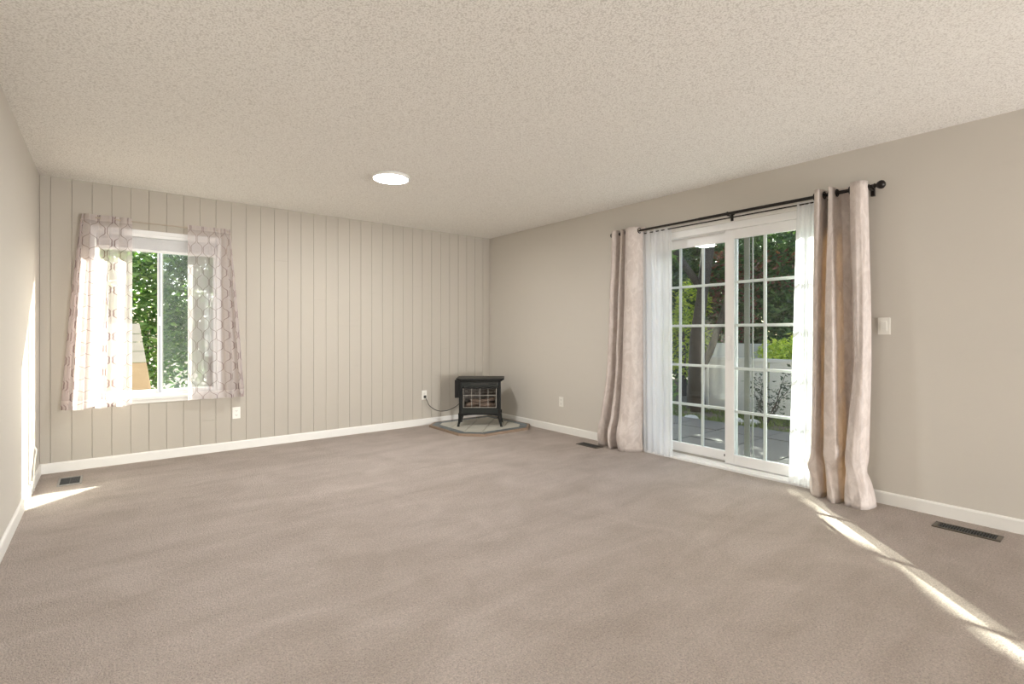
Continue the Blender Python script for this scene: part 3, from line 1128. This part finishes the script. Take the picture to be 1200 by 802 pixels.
for i in range(-5, 6):
    for j in range(-5, 6):
        cx_, cy_ = -0.53 + (i * ca - j * sa) * ts, -0.53 + (i * sa + j * ca) * ts
        h_ = ts / 2 - 0.003
        sq = [(cx_ + (x * ca - y * sa), cy_ + (x * sa + y * ca)) for x, y in ((-h_, -h_), (h_, -h_), (h_, h_), (-h_, h_))]
        c_ = clip(sq, core)
        if len(c_) >= 3:
            ar = abs(sum(c_[q][0] * c_[(q + 1) % len(c_)][1] - c_[(q + 1) % len(c_)][0] * c_[q][1] for q in range(len(c_)))) / 2
            if ar > 0.0012:
                MB().prism(c_, 0.017, 0.027 + random.uniform(-0.0005, 0.0005), 0.001).build('stone_tile', M_tile, pad)

# ---------------------------------------------------------------- electric stove, local frame: x right, -y towards the room, z up
PADZ = 0.0272
sv = thing('electric_stove', 'small black electric stove on splayed legs in the room corner', 'stove', (-0.515, -0.515, PADZ), -math.atan2(0.351, 0.438))
BWd, BD = 0.245, 0.150           # half width, half depth of the body
Z0, Z1 = 0.125, 0.545
# body: hollow case with an arched apron
case = MB()
case.box(-BWd, -BWd + 0.02, -BD, BD, Z0 + 0.03, Z1).box(BWd - 0.02, BWd, -BD, BD, Z0 + 0.03, Z1)
case.box(-BWd + 0.02, BWd - 0.02, BD - 0.02, BD, Z0 + 0.03, Z1).box(-BWd + 0.02, BWd - 0.02, -BD, BD - 0.02, Z0 + 0.03, Z0 + 0.05)
case.build('case', M_black, sv, bevel=0.004)
# top slab with cut corners, two steps
P_ = lambda a, d, c: [(-a + c, -d), (a - c, -d), (a, -d + c), (a, d), (-a, d), (-a, -d + c)]
m = MB().prism(P_(0.268, 0.172, 0.05), Z1 - 0.004, Z1 + 0.012)
m.prism(P_(0.290, 0.192, 0.055), Z1 + 0.012, Z1 + 0.032, 0.004)
m.build('top', M_black, sv, bevel=0.003)
# front corner posts
for sx in (-1, 1):
    MB().box(sx * (BWd - 0.028), sx * (BWd + 0.006), -BD - 0.010, -BD + 0.02, Z0 + 0.02, Z1 - 0.004).build('corner_post', M_black, sv, bevel=0.005)
# control panel strip
cp = MB().box(-BWd + 0.028, BWd - 0.028, -BD - 0.006, -BD + 0.012, 0.475, Z1 - 0.004).build('control_panel', M_green_blk, sv, bevel=0.003)
MB().box(-0.11, 0.10, -BD - 0.008, -BD - 0.005, 0.503, 0.521).build('air_slot', M_slot, cp)
for i in range(4):
    MB().lathe([(0.007, -0.006), (0.007, -0.010), (0.002, -0.0105)], 12, (0.125 + i * 0.022, -BD, 0.512), 'y').build('button', M_black_gl, cp)
# door frame with glass, lattice bars
FX, FZ0, FZ1 = BWd - 0.03, 0.215, 0.470
df = MB().box(-FX, -FX + 0.018, -BD - 0.008, -BD + 0.012, FZ0, FZ1).box(FX - 0.018, FX, -BD - 0.008, -BD + 0.012, FZ0, FZ1)
df.box(-FX + 0.018, FX - 0.018, -BD - 0.008, -BD + 0.012, FZ0, FZ0 + 0.014).box(-FX + 0.018, FX - 0.018, -BD - 0.008, -BD + 0.012, FZ1 - 0.014, FZ1)
dfo = df.build('door_frame', M_black, sv, bevel=0.003)
gx, gz0, gz1 = FX - 0.018, FZ0 + 0.014, FZ1 - 0.014
MB().box(-gx, gx, -BD - 0.001, -BD + 0.002, gz0, gz1).build('glass', M_stove_glass, dfo)
for i in (1, 2, 3):
    x = -gx + 2 * gx * i / 4
    MB().box(x - 0.0025, x + 0.0025, -BD - 0.008, -BD - 0.002, gz0, gz1).build('lattice_bar', M_bar, dfo)
zz = gz0 + (gz1 - gz0) * 0.64
MB().box(-gx, gx, -BD - 0.0075, -BD - 0.0025, zz - 0.0025, zz + 0.0025).build('lattice_bar', M_bar, dfo)
for x in (-gx, gx):
    MB().box(x - 0.003, x + 0.003, -BD - 0.010, -BD - 0.007, gz0, gz1).build('trim_strip', M_bar, dfo)
MB().box(-gx, gx, -BD - 0.010, -BD - 0.007, gz0 - 0.003, gz0 + 0.003).build('trim_strip', M_bar, dfo)
# firebox with brick lining and logs
fb = MB().box(-gx - 0.01, gx + 0.01, 0.085, 0.095, Z0 + 0.05, Z1 - 0.01).build('firebox_back', M_grout, sv)
bk = MB().box(-0.031, 0.031, -0.006, 0.006, -0.013, 0.013).mesh('brick', M_brick)
for r_ in range(9):
    for c_ in range(-3, 4):
        x = c_ * 0.066 + (0.033 if r_ % 2 else 0)
        if abs(x) < gx - 0.02:
            link_mesh('brick', bk, None, fb, (x, 0.082, 0.215 + r_ * 0.030))
for i, (x0, y0, z0, x1, y1, z1, r0, r1) in enumerate([(-0.18, -0.03, 0.245, 0.06, 0.00, 0.262, .028, .024), (-0.02, -0.06, 0.245, 0.18, -0.03, 0.250, .026, .030), (-0.12, 0.0, 0.285, 0.10, -0.05, 0.300, .024, .020), (0.03, 0.0, 0.29, 0.17, -0.06, 0.315, .02, .024)]):
    a_, b_ = Vector((x0, y0, z0)), Vector((x1, y1, z1))
    pts = [a_.lerp(b_, k / 6) + Vector((0, random.uniform(-.006, .006), random.uniform(-.005, .005))) for k in range(7)]
    MB().tube(pts, [(r0 + (r1 - r0) * k / 6) * random.uniform(0.88, 1.1) for k in range(7)], 10).build('log', M_log, sv, smooth=True)
MB().box(-gx, gx, -0.11, 0.08, Z0 + 0.05, 0.218).build('ember_bed', M_log, sv)
# lower front panel and arched apron
MB().box(-BWd + 0.028, BWd - 0.028, -BD - 0.004, -BD + 0.012, 0.152, 0.215).build('lower_panel', M_green_blk, sv, bevel=0.003)
ap = MB()
n = 16
for i in range(n):
    xa, xb = -BWd + 0.02 + (2 * BWd - 0.04) * i / n, -BWd + 0.02 + (2 * BWd - 0.04) * (i + 1) / n
    arch = lambda x: 0.142 - 0.022 * (abs(x) / BWd) ** 2.2
    ap.hexa([(xa, -BD - 0.012, arch(xa)), (xb, -BD - 0.012, arch(xb)), (xb, -BD + 0.006, arch(xb)), (xa, -BD + 0.006, arch(xa)),
             (xa, -BD - 0.012, 0.160), (xb, -BD - 0.012, 0.160), (xb, -BD + 0.006, 0.160), (xa, -BD + 0.006, 0.160)])
ap.build('apron', M_black, sv)
# splayed tapering legs
for sx in (-1, 1):
    for sy in (-1, 1):
        lg = MB()
        secs = [(0.160, BWd - 0.012, BD - 0.012, 0.026), (0.110, BWd - 0.008, BD - 0.008, 0.021), (0.06, BWd - 0.001, BD - 0.002, 0.016), (0.022, BWd + 0.009, BD + 0.006, 0.013), (0.0, BWd + 0.013, BD + 0.009, 0.016)]
        vs, fs = [], []
        for (z, cx_, cy_, h_) in secs:
            for (qx, qy) in ((-1, -1), (1, -1), (1, 1), (-1, 1)):
                vs.append((sx * cx_ + qx * h_, sy * cy_ + qy * h_, z))
        for k in range(len(secs) - 1):
            for q in range(4):
                fs.append((k * 4 + q, k * 4 + (q + 1) % 4, (k + 1) * 4 + (q + 1) % 4, (k + 1) * 4 + q))
        fs += [(3, 2, 1, 0), tuple(range(len(vs) - 4, len(vs)))]
        lg.add(vs, fs).build('leg', M_black, sv, bevel=0.004)
# flat black panel standing out at the left rear
MB().box(-BWd - 0.085, -BWd - 0.024, BD - 0.055, BD - 0.015, 0.310, Z1 - 0.010).build('side_panel', M_black_gl, sv, bevel=0.003)
MB().box(-BWd - 0.026, -BWd + 0.002, BD - 0.050, BD - 0.020, 0.36, 0.50).build('side_bracket', M_black, sv)

# power cord: from the outlet to the back of the stove (world coords, owned by the stove)


def catmull3(pts, n):
    P = [Vector(p) for p in pts]
    P = [P[0] * 2 - P[1]] + P + [P[-1] * 2 - P[-2]]
    out = []
    sg = len(P) - 3
    for i in range(n + 1):
        f = i / n * sg
        k = min(int(f), sg - 1)
        t = f - k
        a, b_, c, d = P[k:k + 4]
        out.append(0.5 * ((2 * b_) + (-a + c) * t + (2 * a - 5 * b_ + 4 * c - d) * t * t + (-a + 3 * b_ - 3 * c + d) * t ** 3))
    return out


pts = catmull3([(-1.012, -0.034, 0.352), (-1.006, -0.055, 0.315), (-0.975, -0.085, 0.240), (-0.88, -0.12, 0.180), (-0.77, -0.160, 0.180), (-0.68, -0.20, 0.222), (-0.62, -0.25, 0.285), (-0.575, -0.29, 0.32)], 40)
cord = own(MB().tube(pts, 0.0045, 8).build('power_cord', M_cord, smooth=True), sv)
plug = MB().box(-1.026, -0.998, -0.036, -0.009, 0.340, 0.372).build('plug', M_cord, None, bevel=0.006)
own(plug, sv)

# thin white cord running down the left wall near the window corner
wc = catmull3([(XL + 0.006, -0.585, 1.30), (XL + 0.006, -0.588, 1.0), (XL + 0.005, -0.59, 0.6), (XL + 0.012, -0.592, 0.36), (XL + 0.030, -0.585, 0.30), (XL + 0.022, -0.575, 0.23), (XL + 0.016, -0.585, 0.12), (XL + 0.018, -0.592, 0.006)], 40)
tag(MB().tube(wc, 0.004, 6).build('loose_cable', M_wcord, smooth=True), 'thin white cable hanging down the left wall near the corner', 'cable')

# ---------------------------------------------------------------- outdoors
GZ = -0.15
tag(MB().box(-25, 40, -30, 45, GZ - 0.3, GZ).build('ground', M_soil), **struct)
patio = tag(MB().box(WT + 0.005, 2.45, -6.4, 0.8, GZ - 0.05, GZ + 0.02).build('patio', M_soil), **struct)
pv = [MB().prism([(-w / 2, -w / 2), (w / 2, -w / 2), (w / 2, w / 2), (-w / 2, w / 2)], 0.0, 0.05, 0.006).mesh('paver', M_paver) for w in (0.585, 0.58)]
for i in range(4):
    for j in range(12):
        o = link_mesh('paver', pv[(i + j) % 2], None, patio, (0.46 + i * 0.59, -6.05 + j * 0.59, GZ + 0.015 + random.uniform(-0.004, 0.004)))
        o.rotation_euler = (random.uniform(-.006, .006), random.uniform(-.006, .006), 0)


def leaves(name, mat, parent, pts, size, seed, stuff=True):
    rnd = random.Random(seed)
    vs, fs, tint = [], [], []
    for p in pts:
        L = size * rnd.uniform(0.7, 1.3)
        W = L * rnd.uniform(0.38, 0.55)
        az, el, ro = rnd.uniform(0, 2 * PI), rnd.uniform(-0.9, 0.7), rnd.uniform(-1.2, 1.2)
        d = Vector((math.cos(az) * math.cos(el), math.sin(az) * math.cos(el), math.sin(el)))
        sd_ = d.cross(Vector((0, 0, 1))).normalized()
        up = sd_.cross(d)
        sd2 = sd_ * math.cos(ro) + up * math.sin(ro)
        up2 = d.cross(sd2)
        n = len(vs)
        p = Vector(p)
        vs += [tuple(p), tuple(p + d * L * 0.45 + sd2 * W * 0.5 + up2 * W * 0.2), tuple(p + d * L), tuple(p + d * L * 0.45 - sd2 * W * 0.5 + up2 * W * 0.2)]
        fs += [(n, n + 1, n + 2), (n, n + 2, n + 3)]
        t = rnd.random() ** 1.4
        tint += [t] * 4
    me = bpy.data.meshes.new(name)
    me.from_pydata(vs, [], fs)
    a = me.attributes.new('tint', 'FLOAT', 'POINT')
    a.data.foreach_set('value', tint)
    me.materials.append(mat)
    o = link_mesh(name, me, None, parent)
    if stuff:
        o['kind'] = 'stuff'
    return o


def blob(rnd, n, blobs, fill=0.35):
    """points in a set of ellipsoids (x, y, z, rx, ry, rz), mostly near the skin"""
    out = []
    tot = sum(b_[3] * b_[4] + b_[4] * b_[5] + b_[3] * b_[5] for b_ in blobs)
    for b_ in blobs:
        k = int(n * (b_[3] * b_[4] + b_[4] * b_[5] + b_[3] * b_[5]) / tot)
        for _ in range(k):
            v = Vector((rnd.gauss(0, 1), rnd.gauss(0, 1), rnd.gauss(0, 1))).normalized()
            r = rnd.uniform(fill, 1.0) ** 0.5 * (1 + 0.15 * noise.noise(v * 3 + Vector((b_[0], b_[1], b_[2]))))
            q = (b_[0] + v.x * b_[3] * r, b_[1] + v.y * b_[4] * r, b_[2] + v.z * b_[5] * r)
            if q[2] > GZ + 0.02:
                out.append(q)
    return out


def tree(name, label, cat, base, trunk, branches, blobs, n, size, mat, seed, group=None, keep=None):
    t = thing(name, label, cat, (*base, GZ), 0, group)
    rnd = random.Random(seed)
    tr = MB().tube([p for p, r in trunk], [r for p, r in trunk], 10).build('trunk', M_bark, t, smooth=True)
    for br in branches:
        MB().tube([p for p, r in br], [r for p, r in br], 7).build('branch', M_bark, t, smooth=True)
    pts = blob(rnd, n, blobs)
    if keep:
        pts = [p for p in pts if keep(p)]
    leaves('foliage', mat, t, pts, size, seed)
    return t


V = Vector
# crown masses placed by distance along the sun's ground track and sideways offset from a ray past the door's right side
shade_blobs = []
for (t_, c_, z_, r_, rz_) in [(6.0, 1.0, 3.4, 0.95, 1.3), (6.4, 0.98, 4.7, 0.92, 1.2), (7.0, 1.05, 5.6, 1.0, 1.5), (7.2, 2.7, 4.6, 1.2, 2.0), (5.0, 2.3, 2.9, 1.0, 0.9), (8.2, 1.0, 6.4, 0.95, 1.4), (4.6, 0.9, 2.8, 0.75, 0.6), (5.6, 2.0, 4.2, 1.0, 1.3)]:
    shade_blobs.append((0.722 * t_ - 0.692 * (c_ - 0.045) - 3.55, -3.93 + 0.692 * t_ + 0.722 * (c_ - 0.045) + 0.95, z_, r_, r_, rz_))
# big leaning trunk near the patio, crown spread high: shades most of the door from the sun
tree('shade_tree', 'large dark-trunked tree standing beyond the patio behind the fixed door panel', 'tree', (3.55, -0.95),
     [((0, 0, -0.05), .16), ((0.02, 0.02, 0.5), .125), ((0.05, 0.03, 1.2), .105), ((0.20, 0.0, 2.0), .09), ((0.5, 0.05, 3.0), .11), ((0.9, 0.3, 4.2), .07)],
     [[((0.02, 0.0, 0.55), .07), ((0.05, -0.22, 1.0), .06), ((0.1, -0.42, 1.6), .05), ((0.2, -0.6, 2.6), .03)], [((0.2, 0.0, 2.0), .07), ((0.3, 0.7, 2.9), .05), ((0.7, 1.5, 3.8), .03)], [((0.5, 0.05, 3.0), .06), ((1.2, 0.6, 3.8), .03)]],
     shade_blobs,
     34000, 0.15, M_leaf, 11, None,
     lambda p: -0.692 * (p[0] + 3.55) + 0.722 * (p[1] - 0.95 + 3.93) > 0.13)
# row of shrubs and trees beyond the white fence
defs = [
    ('evergreen_tree', 'dark evergreen filling the upper right door lites', 6.4, -1.6, [(0, 0, 1.9, 0.9, 1.0, 1.8), (0.2, 0.6, 2.8, 0.9, 0.9, 1.3), (0.2, -0.9, 2.2, 0.9, 0.8, 1.7)], 14000, 0.13, M_leaf_dark),
    ('evergreen_tree', 'dark evergreen behind the leaning trunk', 6.6, 0.6, [(0, 0, 1.8, 0.9, 1.0, 1.9), (0.2, 0.7, 2.9, 0.9, 0.9, 1.5), (0, -0.6, 2.5, 0.8, 0.8, 1.4)], 14000, 0.13, M_leaf_dark),
    ('leafy_tree', 'mid green leafy tree at the left edge of the fixed door panel', 5.6, 1.75, [(0, 0, 1.6, 0.8, 0.9, 1.7), (0.1, 0.4, 2.7, 0.8, 0.8, 1.3), (0.5, -0.6, 2.9, 0.7, 0.7, 1.0), (0.1, 0.2, 4.0, 0.75, 0.75, 1.3)], 15000, 0.12, M_leaf),
    ('red_leaf_shrub', 'tall shrub with rust red leaves behind the door meeting stiles', 5.55, -0.55, [(0, 0, 1.75, 0.45, 0.5, 0.9), (0.1, 0.2, 2.5, 0.5, 0.5, 0.6), (0.1, -0.8, 2.45, 0.45, 0.6, 0.4)], 900, 0.10, M_leaf_red),
    ('lime_shrub', 'yellow green shrub coloured as sunlit above the low white fence', 4.6, -2.2, [(0, 0, 0.85, 0.42, 0.60, 0.46), (0.1, 0.5, 0.80, 0.35, 0.32, 0.40), (0, -0.7, 0.80, 0.4, 0.5, 0.45)], 4200, 0.075, M_leaf_lime_sunlit),
    ('lime_shrub', 'yellow green leafy shrub beside the dark trunk', 5.2, 0.35, [(0, 0, 1.1, 0.5, 0.6, 0.7), (0.0, -0.2, 1.9, 0.3, 0.4, 0.5)], 2600, 0.085, M_leaf_lime_sunlit),
    ('low_shrub', 'small deep green shrub at the foot of the dark trunk', 2.95, -0.78, [(0, 0, 0.28, 0.16, 0.16, 0.36)], 600, 0.07, M_leaf_bright),
]
for k, (nm, lb, x, y, bl, n, sz, mt) in enumerate(defs):
    top = max(b_[2] for b_ in bl)
    tree(nm, lb, 'tree' if 'tree' in nm else 'shrub', (x, y), [((0, 0, -0.05), .07 if top > 1 else .03), ((0.03, 0.02, top * 0.5), .05 if top > 1 else .02), ((0.0, 0.05, top), .02)], [], bl, n, sz, mt, 40 + k)
# dense back hedge so that no sky shows low behind the trees
tree('back_hedge', 'tall dark hedge closing the garden behind the trees', 'hedge', (8.2, 1.0), [((0, 0, -0.05), .1), ((0, 0, 2.5), .05)], [],
     [(0, -4.6 + 1.2 * i, 2.0 + 0.3 * (i % 2), 0.8, 1.1, 2.5) for i in range(8)], 34000, 0.20, M_leaf_dark, 77)

# low white fence: panels, rail, posts
fence = thing('white_fence', 'low white panelled fence beyond the grass strip', 'fence', (3.85, -3.0, GZ))
for j in range(-4, 4):
    y0, y1 = j * 0.5 + 0.012, (j + 1) * 0.5 - 0.012
    MB().box(-0.02, 0.02, y0, y1, 0.03, 0.84).build('fence_panel', M_fence, fence, bevel=0.004)
MB().box(-0.035, 0.035, -2.0, 2.0, 0.84, 0.90).build('top_rail', M_fence, fence, bevel=0.005)
for y in (-2.03, 0.0, 2.03):
    MB().box(-0.045 + (0.06 if y == 0.0 else 0), 0.045 + (0.06 if y == 0.0 else 0), y - 0.045, y + 0.045, -0.05, 0.95).build('post', M_fence, fence, bevel=0.006)
wl = thing('garden_wall', 'pale garden wall with a white ledge seen past the dark trunk', 'wall', (5.1, -0.85, GZ))
MB().box(-0.06, 0.06, -0.62, 0.45, -0.05, 1.10).build('wall_slab', M_fence, wl, bevel=0.01)
MB().box(-0.22, -0.06, -0.62, 0.45, 0.47, 0.53).build('ledge', M_fence, wl, bevel=0.008)
MB().tube([(-0.16, 0.40, 0.86), (-0.16, 0.12, 0.56)], 0.022, 8).build('slanted_rail', M_fence, wl)
MB().box(-0.20, -0.10, -0.20, 0.02, 0.53, 0.60).build('coping_block', M_fence, wl, bevel=0.01)

# bare twiggy shrub in front of the fence
tw = thing('twiggy_shrub', 'sparse twiggy shrub in front of the low white fence', 'shrub', (3.15, -2.28, GZ))
rnd = random.Random(5)
lp = []
for k in range(9):
    az = rnd.uniform(0, 2 * PI)
    ln = rnd.uniform(0.45, 0.85)
    sp = rnd.uniform(0.18, 0.55)
    pts = [V((0, 0, -0.03))]
    for i in range(1, 6):
        f = i / 5
        pts.append(V((0.6 * math.cos(az) * sp * f + rnd.uniform(-.03, .03), math.sin(az) * sp * f + rnd.uniform(-.03, .03), ln * f)))
        if i > 1:
            for _ in range(9):
                lp.append(pts[-1] + V((rnd.gauss(0, .05), rnd.gauss(0, .05), rnd.gauss(0, .05))))
    MB().tube(pts, [0.010, 0.008, 0.007, 0.005, 0.004, 0.003], 6).build('branch', M_twig, tw)
leaves('foliage', leaf_mat('leaf_twig', (0.02, 0.035, 0.02), (0.06, 0.085, 0.04), 0.15), tw, lp, 0.055, 91)

# grass strip
rnd = random.Random(3)
vs, fs, tint = [], [], []
for _ in range(9000):
    x, y = rnd.uniform(2.5, 3.75), rnd.uniform(-4.6, 0.6)
    if noise.noise(V((x * 1.4, y * 1.4, 3))) < -0.22:
        continue
    h_ = rnd.uniform(0.03, 0.09)
    a = rnd.uniform(0, 2 * PI)
    dx, dy = math.cos(a) * 0.006, math.sin(a) * 0.006
    lx, ly = rnd.gauss(0, 0.02), rnd.gauss(0, 0.02)
    n = len(vs)
    vs += [(x - dx, y - dy, GZ - 0.005), (x + dx, y + dy, GZ - 0.005), (x + lx, y + ly, GZ + h_)]
    fs.append((n, n + 1, n + 2))
    tint += [rnd.random()] * 3
me = bpy.data.meshes.new('grass')
me.from_pydata(vs, [], fs)
me.attributes.new('tint', 'FLOAT', 'POINT').data.foreach_set('value', tint)
me.materials.append(M_grass)
tag(link_mesh('grass', me), 'short patchy grass strip between the patio and the fence', 'grass', kind='stuff')

# pale rocks at the edge of the grass
for k, (x, y, s_, lb) in enumerate([(2.95, -1.95, .10, 'largest pale rock on the grass behind the twiggy shrub'), (3.05, -2.14, .08, 'smaller pale rock at the foot of the twiggy shrub'), (2.62, -1.45, .10, 'pale rock at the patio edge in front of the dark trunk')]):
    bm = bmesh.new()
    bmesh.ops.create_icosphere(bm, subdivisions=2, radius=s_)
    for v in bm.verts:
        q = 1 + 0.35 * noise.noise(v.co * 9 + V((k * 3, 0, 0)))
        v.co = V((v.co.x * q * 1.2, v.co.y * q, v.co.z * q * 0.6))
    me = bpy.data.meshes.new('garden_rock')
    bm.to_mesh(me)
    bm.free()
    o = link_mesh('garden_rock', me, M_rock, None, (x, y, GZ + s_ * 0.35))
    tag(o, lb, 'rock', 'pale rocks along the grass strip')

# behind the small window: leafy shrubs and a leaning board
tree('leafy_shrub', 'tall leafy green shrub close behind the left window sash', 'shrub', (-4.15, 2.7), [((0, 0, -0.05), .05), ((0.05, 0.05, 1.2), .035), ((0, 0, 2.2), .015)],
     [[((0.05, 0.05, 1.0), .02), ((0.3, -0.1, 1.8), .01)]],
     [(0, 0, 1.9, 0.75, 0.55, 0.85), (-0.4, 0.2, 1.2, 0.7, 0.5, 0.9), (0.35, 0.1, 1.3, 0.55, 0.5, 0.9), (0.1, 0.0, 2.5, 0.8, 0.5, 0.6)], 7000, 0.105, M_leaf_bright, 21)
tree('leafy_shrub', 'grey green leafy shrub behind the right window sash', 'shrub', (-2.95, 2.9), [((0, 0, -0.05), .05), ((0.05, 0.05, 1.2), .035), ((0, 0, 2.2), .015)], [],
     [(0, 0, 1.9, 0.65, 0.5, 0.85), (-0.1, 0.2, 1.35, 0.6, 0.5, 0.55), (0.1, 0.0, 2.5, 0.7, 0.5, 0.6)], 5500, 0.10, M_leaf, 22)
tree('back_shrub', 'dark shrub mass farther behind the window', 'shrub', (-3.6, 4.6), [((0, 0, -0.05), .06), ((0, 0, 2.0), .03)], [],
     [(-1.0, 0, 1.6, 1.0, 0.6, 1.8), (0.2, 0, 1.7, 1.0, 0.6, 1.9), (1.2, 0.1, 1.4, 0.8, 0.6, 1.5)], 6500, 0.12, M_leaf_dark, 23)
lb = thing('leaning_board', 'tan and white boards leaning outside the window with a slanted edge', 'board', (-3.9, 1.05, GZ))
edge = lambda z: 0.235 - 0.155 * (z - 0.25) / 1.10          # slanted right side
zs = [(0.0, 0.98, M_board), (0.985, 1.10, M_board_pale), (1.105, 1.20, M_board_pale), (1.205, 1.29, M_board_pale), (1.295, 1.40, M_board_pale)]
for (za, zb, mt) in zs:
    MB().hexa([(-0.6, -0.01 + za * 0.1, za), (edge(za), -0.01 + za * 0.1, za), (edge(za), 0.02 + za * 0.1, za), (-0.6, 0.02 + za * 0.1, za),
               (-0.6, -0.01 + zb * 0.1, zb), (edge(zb), -0.01 + zb * 0.1, zb), (edge(zb), 0.02 + zb * 0.1, zb), (-0.6, 0.02 + zb * 0.1, zb)]).build('board', mt, lb, bevel=0.003)
MB().hexa([(0.10, -0.02, 0.5), (0.12, -0.02, 0.5), (0.12, 0.06, 0.5), (0.10, 0.06, 0.5), (-0.3, 0.01, 0.86), (-0.28, 0.01, 0.86), (-0.28, 0.10, 0.86), (-0.3, 0.10, 0.86)]).build('batten', M_board, lb)
